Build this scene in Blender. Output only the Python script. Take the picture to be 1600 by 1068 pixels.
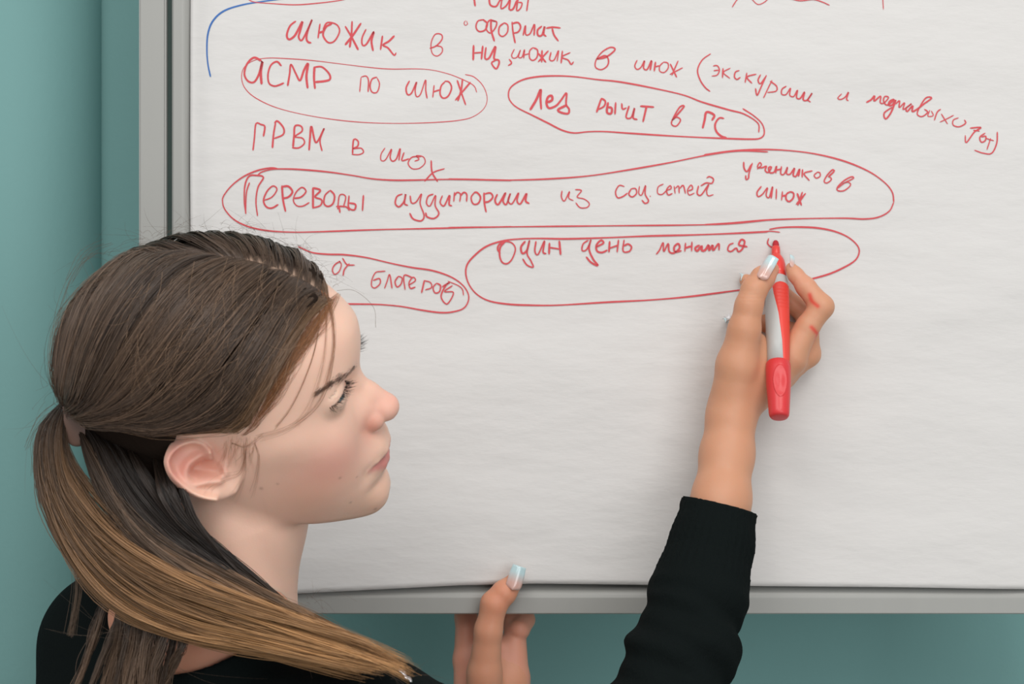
import bpy, math
import numpy as np

# ------------------------------------------------------------------ scene basics: camera, world, lights
scene = bpy.context.scene
for o in list(bpy.data.objects):
    bpy.data.objects.remove(o)
C = scene.collection
S = 0.52          # mm per photo pixel on the paper plane (y = 0)
D = 1500.0        # camera distance from the paper, mm
MM = 0.001
rng = np.random.default_rng(7)

cam_d = bpy.data.cameras.new('camera')
cam = bpy.data.objects.new('camera', cam_d)
C.objects.link(cam)
cam.location = (0, -D * MM, 0)
cam.rotation_euler = (math.pi / 2, 0, 0)
cam_d.sensor_width = 36
cam_d.lens = 36 * D / (S * 1600)
cam_d.clip_start = 0.05
cam_d.dof.use_dof = True
cam_d.dof.focus_distance = 1.38
cam_d.dof.aperture_fstop = 13
scene.camera = cam

scene.view_settings.view_transform = 'Standard'
scene.view_settings.look = 'None'
scene.view_settings.gamma = 1
scene.view_settings.exposure = -0.27
scene.view_settings.use_curve_mapping = False

world = bpy.data.worlds.new('world')
scene.world = world
world.use_nodes = True
wb = world.node_tree.nodes['Background']
wb.inputs[0].default_value = (0.93, 0.97, 1.0, 1)
wb.inputs[1].default_value = 0.54


def area(name, loc, target, sx, sy, power, col):
    l = bpy.data.lights.new(name, 'AREA')
    l.shape = 'RECTANGLE'
    l.size = sx
    l.size_y = sy
    l.energy = power
    l.color = col
    o = bpy.data.objects.new(name, l)
    C.objects.link(o)
    o.location = loc
    d = np.array(target, float) - np.array(loc, float)
    from mathutils import Vector
    o.rotation_euler = Vector(d).to_track_quat('-Z', 'Y').to_euler()
    return o


area('ceiling_or_fill_light', (0.75, -1.6, 1.7), (0.0, -0.1, -0.1), 1.2, 0.9, 21, (1.0, 0.965, 0.93))
area('ceiling_or_fill_light', (-0.95, -1.8, 1.7), (-0.2, -0.1, 0.0), 1.2, 0.9, 20, (1.0, 0.975, 0.95))
area('ceiling_or_fill_light', (-0.1, -2.8, 1.3), (0.0, -0.1, 0.0), 1.6, 1.0, 22, (1.0, 0.97, 0.94))  # added fill behind the camera, brightens face and paper evenly
area('front_fill_light', (1.1, -2.9, 0.0), (0.1, 0.0, -0.25), 1.5, 1.6, 25, (0.97, 0.985, 1.0))  # added frontal fill at camera height, no actual window there


# ------------------------------------------------------------------ coordinate helpers (mm)
def W(px, py, y=0.0):
    k = S * (1 + y / D)
    return np.array([(px - 800) * k, y, (534 - py) * k])


def rot(roll, pitch, yaw):
    r, p, w = np.radians([roll, pitch, yaw])
    Rp = np.array([[np.cos(p), 0, -np.sin(p)], [0, 1, 0], [np.sin(p), 0, np.cos(p)]])
    Ry = np.array([[np.cos(w), np.sin(w), 0], [-np.sin(w), np.cos(w), 0], [0, 0, 1]])
    Rr = np.array([[1, 0, 0], [0, np.cos(r), -np.sin(r)], [0, np.sin(r), np.cos(r)]])
    return Rr @ Ry @ Rp


HR = rot(30, 7, 3)                                   # the head: tipped towards us, chin a little up
HO = W(561, 565, -270) - HR @ np.array([88., 0, 28.])


def h2w(p):
    return np.asarray(p) @ HR.T + HO


def w2h(p):
    return (np.asarray(p) - HO) @ HR


def L(px, py, yl):
    """head-local point seen at photo pixel (px,py) whose side-to-side coordinate is yl"""
    d = np.array([(px - 800) * S, D, (534 - py) * S]) @ HR
    c = (np.array([0, -D, 0.]) - HO) @ HR
    t = (yl - c[1]) / d[1]
    return c + t * d


# ------------------------------------------------------------------ materials
def mat(name, col, rough=0.5, bump=None, attr=None, sss=0.0, coat=0.0, metal=0.0, spec=0.5, sheen=0.0, var=None, sssr=None):
    m = bpy.data.materials.new(name)
    m.use_nodes = True
    nt = m.node_tree
    b = nt.nodes['Principled BSDF']
    b.inputs['Base Color'].default_value = (*col, 1)
    b.inputs['Roughness'].default_value = rough
    b.inputs['Metallic'].default_value = metal
    b.inputs['Specular IOR Level'].default_value = spec
    b.inputs['Coat Weight'].default_value = coat
    b.inputs['Sheen Weight'].default_value = sheen
    tc = nt.nodes.new('ShaderNodeTexCoord')
    src = None
    if attr:
        a = nt.nodes.new('ShaderNodeAttribute')
        a.attribute_name = attr
        src = a.outputs['Color']
    if var:                                           # (scale, amount, stretch)
        n = nt.nodes.new('ShaderNodeTexNoise')
        mp = nt.nodes.new('ShaderNodeMapping')
        mp.inputs['Scale'].default_value = var[2]
        nt.links.new(tc.outputs['Object'], mp.inputs[0])
        nt.links.new(mp.outputs[0], n.inputs[0])
        n.inputs['Scale'].default_value = var[0]
        n.inputs['Detail'].default_value = 5
        mr = nt.nodes.new('ShaderNodeMapRange')
        mr.inputs['To Min'].default_value = 1 - var[1]
        mr.inputs['To Max'].default_value = 1 + var[1]
        nt.links.new(n.outputs[0], mr.inputs[0])
        mx = nt.nodes.new('ShaderNodeVectorMath')
        mx.operation = 'MULTIPLY'
        if src:
            nt.links.new(src, mx.inputs[0])
        else:
            mx.inputs[0].default_value = col
        nt.links.new(mr.outputs[0], mx.inputs[1])
        src = mx.outputs[0]
    if src:
        nt.links.new(src, b.inputs['Base Color'])
    if sss:
        b.inputs['Subsurface Weight'].default_value = sss
        b.inputs['Subsurface Radius'].default_value = sssr or (1.0, 0.35, 0.2)
        b.inputs['Subsurface Scale'].default_value = 0.004
    if bump:                                          # list of (scale, strength, distance, stretch)
        prev = None
        for sc, st, di, stv in bump:
            n = nt.nodes.new('ShaderNodeTexNoise')
            mp = nt.nodes.new('ShaderNodeMapping')
            mp.inputs['Scale'].default_value = stv
            nt.links.new(tc.outputs['Object'], mp.inputs[0])
            nt.links.new(mp.outputs[0], n.inputs[0])
            n.inputs['Scale'].default_value = sc
            n.inputs['Detail'].default_value = 6
            bp = nt.nodes.new('ShaderNodeBump')
            bp.inputs['Strength'].default_value = st
            bp.inputs['Distance'].default_value = di
            nt.links.new(n.outputs[0], bp.inputs['Height'])
            if prev:
                nt.links.new(prev, bp.inputs['Normal'])
            prev = bp.outputs[0]
        nt.links.new(prev, b.inputs['Normal'])
    return m


M = {}
M['wall'] = mat('teal_paint', (0.175, 0.352, 0.340), 0.75, bump=[(160, .15, .002, (1, 1, 1))], var=(6, .04, (1, 1, 1)))
M['floor'] = mat('floor', (0.45, 0.42, 0.38), 0.6, var=(8, .15, (1, 1, 1)))
M['alu'] = mat('painted_aluminium', (0.335, 0.335, 0.315), 0.42, var=(60, .03, (1, 1, .05)), bump=[(500, .05, .0005, (1, 1, 1))])
M['groove'] = mat('rubber_seal', (0.05, 0.085, 0.075), 0.7)
M['board'] = mat('board_enamel', (0.62, 0.64, 0.64), 0.25)
M['paper'] = mat('flipchart_paper', (0.655, 0.640, 0.622), 0.8, bump=[(4.5, .6, .011, (1, 1, 2.6)), (13, .20, .003, (1, 1, 3)), (60, .03, .001, (1, 1, 2))],
                 var=(9, .012, (1, 1, 2.5)))
M['red_ink'] = mat('red_ink', (0.60, 0.060, 0.072), 0.6, var=(260, .16, (1, 1, 1)))
M['blue_ink'] = mat('blue_ink', (0.035, 0.14, 0.42), 0.6, var=(260, .12, (1, 1, 1)))
M['skin'] = mat('skin', (0.8, 0.5, 0.4), 0.48, attr='Col', sss=0.35, spec=0.4,
                bump=[(900, .10, .0006, (1, 1, 1)), (260, .10, .001, (1, 1, 1))], var=(55, .035, (1, 1, 1)))
M['hair'] = mat('brown_hair', (0.1, 0.06, 0.04), 0.36, attr='Col', spec=0.55)
M['underhair'] = mat('dark_root_hair', (0.1, 0.06, 0.04), 0.95, attr='Col', spec=0.05, bump=[(160, .6, .002, (1, 1, 1))])
M['knit'] = mat('black_knit', (0.0055, 0.0080, 0.0078), 0.95, spec=0.06, bump=[(700, .5, .0012, (1, 1, .5)), (90, .35, .004, (1, 1, 1))])
M['denim'] = mat('dark_denim', (0.02, 0.03, 0.06), 0.9)
M['shoe'] = mat('white_canvas', (0.6, 0.6, 0.58), 0.7)
M['red'] = mat('red_plastic', (0.72, 0.050, 0.038), 0.30, coat=.25)
M['nib'] = mat('red_felt', (0.42, 0.02, 0.03), 0.85)
M['grip'] = mat('red_rubber', (0.76, 0.060, 0.042), 0.5)
M['cap'] = mat('red_cap_plastic', (0.66, 0.036, 0.040), 0.38, coat=.08)
M['grey'] = mat('grey_plastic', (0.47, 0.475, 0.46), 0.38)
M['nail'] = mat('nail_gel', (0.6, 0.72, 0.72), 0.12, attr='Col', coat=.8, spec=.6)
M['star'] = mat('pearly_charm', (0.85, 0.85, 0.86), 0.25, coat=.5)
M['eye'] = mat('eye', (0.8, 0.8, 0.8), 0.08, attr='Col', coat=1)
M['clip'] = mat('brown_clip_plastic', (0.16, 0.095, 0.072), 0.4)
M['sequin'] = mat('silver_sequin', (0.85, 0.85, 0.87), 0.18, metal=1)


# ------------------------------------------------------------------ mesh helpers
def link(name, me, material, parent=None, smooth=True):
    me.materials.append(material)
    if smooth:
        me.polygons.foreach_set('use_smooth', np.ones(len(me.polygons), bool))
    ob = bpy.data.objects.new(name, me)
    C.objects.link(ob)
    if parent:
        ob.parent = parent
    return ob


def raw(name, V, F, material, parent=None, col=None, smooth=True):
    """V (n,3) in mm, F (m,k) with constant k"""
    V = np.ascontiguousarray(V, np.float32) * MM
    F = np.ascontiguousarray(F, np.int32)
    k = F.shape[1]
    me = bpy.data.meshes.new(name)
    me.vertices.add(len(V))
    me.vertices.foreach_set('co', V.ravel())
    me.loops.add(F.size)
    me.loops.foreach_set('vertex_index', F.ravel())
    me.polygons.add(len(F))
    me.polygons.foreach_set('loop_start', np.arange(0, F.size, k, dtype=np.int32))
    me.polygons.foreach_set('loop_total', np.full(len(F), k, np.int32))
    me.update(calc_edges=True)
    if col is not None:
        a = me.color_attributes.new('Col', 'FLOAT_COLOR', 'POINT')
        c = np.ones((len(V), 4), np.float32)
        c[:, :3] = col
        a.data.foreach_set('color', c.ravel())
    return link(name, me, material, parent, smooth)


def thing(name, label, cat, loc=(0, 0, 0), group=None):
    o = bpy.data.objects.new(name, None)
    C.objects.link(o)
    o.location = loc
    o['label'] = label
    o['category'] = cat
    if group:
        o['group'] = group
    o.empty_display_size = .05
    return o


def box(name, x0, x1, y0, y1, z0, z1, material, parent=None, bev=0.0, kind=None):
    import bmesh
    bm = bmesh.new()
    bmesh.ops.create_cube(bm, size=1)
    for v in bm.verts:
        v.co = ((x0 + x1) / 2 + v.co.x * (x1 - x0), (y0 + y1) / 2 + v.co.y * (y1 - y0), (z0 + z1) / 2 + v.co.z * (z1 - z0))
        v.co *= MM
    if bev:
        bmesh.ops.bevel(bm, geom=bm.edges[:], offset=bev * MM, segments=3, affect='EDGES')
    me = bpy.data.meshes.new(name)
    bm.to_mesh(me)
    bm.free()
    o = link(name, me, material, parent, smooth=False)
    if kind:
        o['kind'] = kind
    return o


def extrude_profile(name, prof, axis, a, b, material, parent=None):
    """closed 2D profile (u,y) swept along x or z.  axis 'z': u is x; axis 'x': u is z"""
    P = np.array(prof, float)
    n = len(P)
    V = []
    for t in (a, b):
        for u, y in P:
            V.append((u, y, t) if axis == 'z' else (t, y, u))
    me = bpy.data.meshes.new(name)
    F = [[i, (i + 1) % n, n + (i + 1) % n, n + i] for i in range(n)] + [list(range(n)), list(range(2 * n - 1, n - 1, -1))]
    me.from_pydata([tuple(np.array(v) * MM) for v in V], [], F)
    me.update()
    import bmesh
    bm = bmesh.new(); bm.from_mesh(me); bmesh.ops.recalc_face_normals(bm, faces=bm.faces[:]); bm.to_mesh(me); bm.free()
    o = link(name, me, material, parent, smooth=False)
    return o


def catmull(P, n):
    P = np.asarray(P, float)
    m = len(P)
    if m < 3:
        t = np.linspace(0, 1, n)[:, None]
        return P[0] * (1 - t) + P[-1] * t
    E = np.vstack([2 * P[0] - P[1], P, 2 * P[-1] - P[-2]])
    seg = np.linalg.norm(np.diff(P, axis=0), axis=1)
    cum = np.r_[0, np.cumsum(seg)]
    s = np.linspace(0, cum[-1] * (1 - 1e-9), n)
    i = np.clip(np.searchsorted(cum, s, side='right') - 1, 0, m - 2)
    t = ((s - cum[i]) / np.maximum(seg[i], 1e-9))[:, None]
    p0, p1, p2, p3 = E[i], E[i + 1], E[i + 2], E[i + 3]
    return .5 * (2 * p1 + (p2 - p0) * t + (2 * p0 - 5 * p1 + 4 * p2 - p3) * t ** 2 + (3 * p1 - p0 - 3 * p2 + p3) * t ** 3)


# ---- signed distance toolbox (all mm)
def smin(a, b, k):
    h = np.clip(.5 + .5 * (b - a) / k, 0, 1)
    return b * (1 - h) + a * h - k * h * (1 - h)


def smax(a, b, k):
    return -smin(-a, -b, k)


def sph(P, c, r):
    return np.linalg.norm(P - np.asarray(c, float), axis=1) - r


def ell(P, c, r, R=None):
    q = P - np.asarray(c, float)
    if R is not None:
        q = q @ R
    r = np.asarray(r, float)
    k0 = np.linalg.norm(q / r, axis=1)
    k1 = np.linalg.norm(q / (r * r), axis=1) + 1e-9
    return k0 * (k0 - 1) / k1


def cone(P, a, b, ra, rb):
    a = np.asarray(a, float)
    b = np.asarray(b, float)
    ab = b - a
    t = np.clip((P - a) @ ab / (ab @ ab), 0, 1)
    return np.linalg.norm(P - a - t[:, None] * ab, axis=1) - (ra + (rb - ra) * t)


def chain(P, pts, rad, k=3.0):
    d = None
    for i in range(len(pts) - 1):
        e = cone(P, pts[i], pts[i + 1], rad[i], rad[i + 1])
        d = e if d is None else smin(d, e, k)
    return d


def near(P, d, lo, hi, fn):
    """apply fn(P_subset, d_subset) only inside the box"""
    m = np.all((P > np.asarray(lo)) & (P < np.asarray(hi)), axis=1)
    if m.any():
        d = d.copy()
        d[m] = fn(P[m], d[m])
    return d


def sdf_mesh(f, lo, hi, h, B=8, slack=1.35):
    """sparse sampling of f then surface nets.  returns V, F(quads)"""
    lo = np.asarray(lo, float)
    nb = np.ceil((np.asarray(hi, float) - lo) / (h * B)).astype(int)
    gx, gy, gz = np.meshgrid(*[np.arange(n) for n in nb], indexing='ij')
    bc = np.stack([gx, gy, gz], -1).reshape(-1, 3)
    cen = lo + (bc + .5) * B * h
    fc = f(cen)
    rad = B * h * .5 * math.sqrt(3) * slack + h
    act = np.abs(fc) < rad
    shape = nb * B + 1
    G = np.empty(shape, np.float32)
    sg = np.where(fc.reshape(nb) < 0, -50., 50.).astype(np.float32)
    G[:-1, :-1, :-1] = sg.repeat(B, 0).repeat(B, 1).repeat(B, 2)
    G[-1], G[:, -1], G[:, :, -1] = 50, 50, 50
    ab = bc[act]
    o = np.arange(B)
    off = np.stack(np.meshgrid(o, o, o, indexing='ij'), -1).reshape(-1, 3)
    CH = 1500
    for s in range(0, len(ab), CH):
        idx = (ab[s:s + CH, None, :] * B + off[None]).reshape(-1, 3)
        G[idx[:, 0], idx[:, 1], idx[:, 2]] = f(lo + idx * h)
    ins = G < 0
    corners = [(i, j, k) for i in (0, 1) for j in (0, 1) for k in (0, 1)]
    n0, n1, n2 = [s - 1 for s in shape]
    cnt = np.zeros((n0, n1, n2), np.int8)
    for i, j, k in corners:
        cnt += ins[i:n0 + i, j:n1 + j, k:n2 + k]
    cell = (cnt > 0) & (cnt < 8)
    ci = np.argwhere(cell)
    vid = np.full(cell.shape, -1, np.int32)
    vid[cell] = np.arange(len(ci))
    vals = {c: G[ci[:, 0] + c[0], ci[:, 1] + c[1], ci[:, 2] + c[2]] for c in corners}
    acc = np.zeros((len(ci), 3))
    num = np.zeros(len(ci))
    for a in corners:
        for ax in range(3):
            if a[ax] == 0:
                b = list(a); b[ax] = 1; b = tuple(b)
                va, vb = vals[a], vals[b]
                cr = (va < 0) != (vb < 0)
                t = np.where(cr, va / np.where(cr, va - vb, 1), 0)
                p = np.tile(np.array(a, float), (len(ci), 1))
                p[:, ax] = t
                acc[cr] += p[cr]
                num[cr] += 1
    V = lo + (ci + acc / num[:, None]) * h
    Q = []
    for ax in range(3):
        sl = [slice(1, n0), slice(1, n1), slice(1, n2)]
        a = ins[tuple(sl)]
        sl2 = list(sl); sl2[ax] = slice(2, [n0, n1, n2][ax] + 1)
        b = ins[tuple(sl2)]
        cr = np.argwhere(a != b)
        if not len(cr):
            continue
        s = a[cr[:, 0], cr[:, 1], cr[:, 2]]
        e = cr + 1
        u, v = [(1, 2), (2, 0), (0, 1)][ax]
        def g(du, dv):
            q = e.copy(); q[:, u] += du; q[:, v] += dv
            return vid[q[:, 0], q[:, 1], q[:, 2]]
        q = np.stack([g(-1, -1), g(0, -1), g(0, 0), g(-1, 0)], 1)
        q[~s] = q[~s][:, ::-1]
        Q.append(q)
    F = np.vstack(Q)
    F = F[(F >= 0).all(1)]
    return V, F


def strands(name, paths, radii, cols, material, parent, sides=3):
    """paths (N,K,3) mm, radii (N,K), cols (N,K,3) -> one mesh of thin tubes"""
    N, K, _ = paths.shape
    T = np.gradient(paths, axis=1)
    T /= np.linalg.norm(T, axis=2, keepdims=True) + 1e-9
    ref = np.array([0.3, -0.8, 0.5])
    A = np.cross(T, ref); A /= np.linalg.norm(A, axis=2, keepdims=True) + 1e-9
    Bv = np.cross(T, A)
    ang = np.arange(sides) * 2 * np.pi / sides
    V = (paths[:, :, None, :] + radii[:, :, None, None] * (A[:, :, None, :] * np.cos(ang)[None, None, :, None] + Bv[:, :, None, :] * np.sin(ang)[None, None, :, None]))
    idx = np.arange(N * K * sides).reshape(N, K, sides)
    a = idx[:, :-1, :]
    b = idx[:, 1:, :]
    F = np.stack([a, b, np.roll(b, -1, 2), np.roll(a, -1, 2)], -1).reshape(-1, 4)
    cc = np.repeat(cols[:, :, None, :], sides, 2).reshape(-1, 3)
    return raw(name, V.reshape(-1, 3), F, material, parent, col=cc)


def srgb(*c):
    c = np.array(c, float) / 255
    return np.where(c < .04045, c / 12.92, ((c + .055) / 1.055) ** 2.4)


#@@STRUCT
# ------------------------------------------------------------------ the room
WY = 260.0     # wall face behind the board
box('wall_back', -1500, 2200, WY, WY + 100, -1400, 1300, M['wall'], kind='structure')
# a broad shallow pilaster with a rounded flank at the left edge of the view
xr = W(136, 0, WY - 60)[0]
prof = [(-1500, WY + 5)] + [(-1500, WY - 60)]
for t in np.linspace(0, 1, 22):
    a = t * math.pi / 2
    prof.append((xr - 75 + 75 * math.sin(a), WY - 60 - 0 + 62 * (1 - math.cos(a)) ** 1.0))
prof.append((xr, WY + 5))
o = extrude_profile('trim_1', prof, 'z', -1400, 1300, M['wall'])
o['kind'] = 'structure'
o.data.polygons.foreach_set('use_smooth', np.ones(len(o.data.polygons), bool))
box('floor', -1500, 2200, -2600, WY, -1500, -1400, M['floor'], kind='structure')

# ------------------------------------------------------------------ the board on its stand
bx0, bx1 = W(262, 0)[0], W(1682, 0)[0]
zb = W(0, 957)[2]
zt = 640.0
bd = thing('whiteboard', 'white presentation board in a grey aluminium frame behind the flipchart paper', 'whiteboard', (0, 0, -1.4))


def keep(o, par):
    o.parent = par
    o.matrix_parent_inverse = par.matrix_world.inverted()
    return o


bpy.context.view_layer.update()
pan = box('panel', bx0 + 10, bx1 - 10, 6, 14, zb + 10, zt - 10, M['board']); keep(pan, bd)
# left upright of the frame: flat face then a rounded fall towards the paper
fx0 = W(271, 0)[0]
fx1 = W(302, 0)[0]
pf = [(fx0, 16), (fx0, -6), (fx0 + 1.5, -7.5)]
for t in np.linspace(0, 1, 8):
    pf.append((fx0 + 8 + (fx1 - fx0 - 8) * t, -7.5 + 9 * t ** 2))
pf += [(fx1, 16)]
keep(extrude_profile('frame', pf, 'z', zb, zt, M['alu']), bd)
keep(extrude_profile('frame', [(-u + bx0 + bx1, y) for u, y in pf][::-1], 'z', zb, zt, M['alu']), bd)
# bottom rail: a flat grey face with a lighter rounded lip sloping up and back to the board
z1 = W(0, 931)[2]
pb = [(zb, 16), (zb, -6), (zb + 1, -7.5), (z1 - 1, -8)]
for t in np.linspace(0, 1, 8):
    pb.append((z1 + 13 * t, -8 + 12 * t ** 1.6))
pb += [(z1 + 13, 16)]
keep(extrude_profile('frame', pb, 'x', fx0, bx1, M['alu']), bd)
keep(extrude_profile('frame', [(zt + zb - u, y) for u, y in pb][::-1], 'x', fx0, bx1, M['alu']), bd)
keep(box('seal', W(261, 0)[0], W(270.5, 0)[0], 2, 14, zb, zt, M['groove']), bd)
pxa, pxb = W(219, 0)[0], W(261.5, 0)[0]
for xa, xb in ((pxa, pxb), (bx1 + 1, bx1 + 23)):
    keep(box('post', xa, xb, -6, 18, -1385, zt + 12, M['alu'], bev=1.6), bd)
    keep(box('foot', xa - 4, xb + 4, -270, 275, -1400, -1370, M['alu'], bev=3), bd)

# ------------------------------------------------------------------ the paper sheet
NXP, NZP = 260, 190
px0, px1 = W(299, 0)[0], W(1652, 0)[0]
pzt = 600.0


def paper_y(x, z):
    """distance of the sheet in front of the board, mm (negative is towards us)"""
    x = np.asarray(x, float); z = np.asarray(z, float)
    b = -9.5 - 1.6 * np.exp(-((z + 200) / 60) ** 2)
    b = b + .8 * np.sin(x / 95 + .6 * np.sin(z / 60)) + .55 * np.sin(z / 31 + x / 260) + .35 * np.sin(z / 17 - x / 90)
    b = b + 5.5 * np.clip((x - 378) / 70, 0, 1) ** 2
    b = b + 5 * np.exp(-((x - px0) / 12) ** 2)
    return b


def bottom_edge(x):
    p = x / S + 800
    kx = [290, 470, 600, 720, 835, 1000, 1200, 1400, 1600, 1700]
    ky = [926, 923.5, 917, 911, 908.5, 910.5, 912.5, 914, 917.5, 918.5]
    return (534 - np.interp(p, kx, ky)) * S


xs = np.linspace(px0, px1, NXP)
ts = np.linspace(0, 1, NZP)
X, T_ = np.meshgrid(xs, ts, indexing='ij')
Zb = bottom_edge(X)
Zg = Zb + (pzt - Zb) * T_
Y = paper_y(X, Zg)
V = np.stack([X, Y, Zg], -1).reshape(-1, 3)
V2 = V + np.array([0, .35, 0])
idx = np.arange(NXP * NZP).reshape(NXP, NZP)
F = np.stack([idx[:-1, :-1], idx[1:, :-1], idx[1:, 1:], idx[:-1, 1:]], -1).reshape(-1, 4)
nv = len(V)
ring = np.concatenate([idx[:, 0], idx[-1, 1:], idx[-2::-1, -1], idx[0, -2:0:-1]])
rn = np.roll(ring, -1)
Fr = np.stack([ring, ring + nv, rn + nv, rn], -1)
paper = thing('flipchart_paper', 'large white flipchart sheet covered in red handwriting, fixed to the board', 'paper', (0, 0, 0))
raw('sheet', np.vstack([V, V2]), np.vstack([F, F[:, ::-1] + nv, Fr]), M['paper'], paper)

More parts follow.
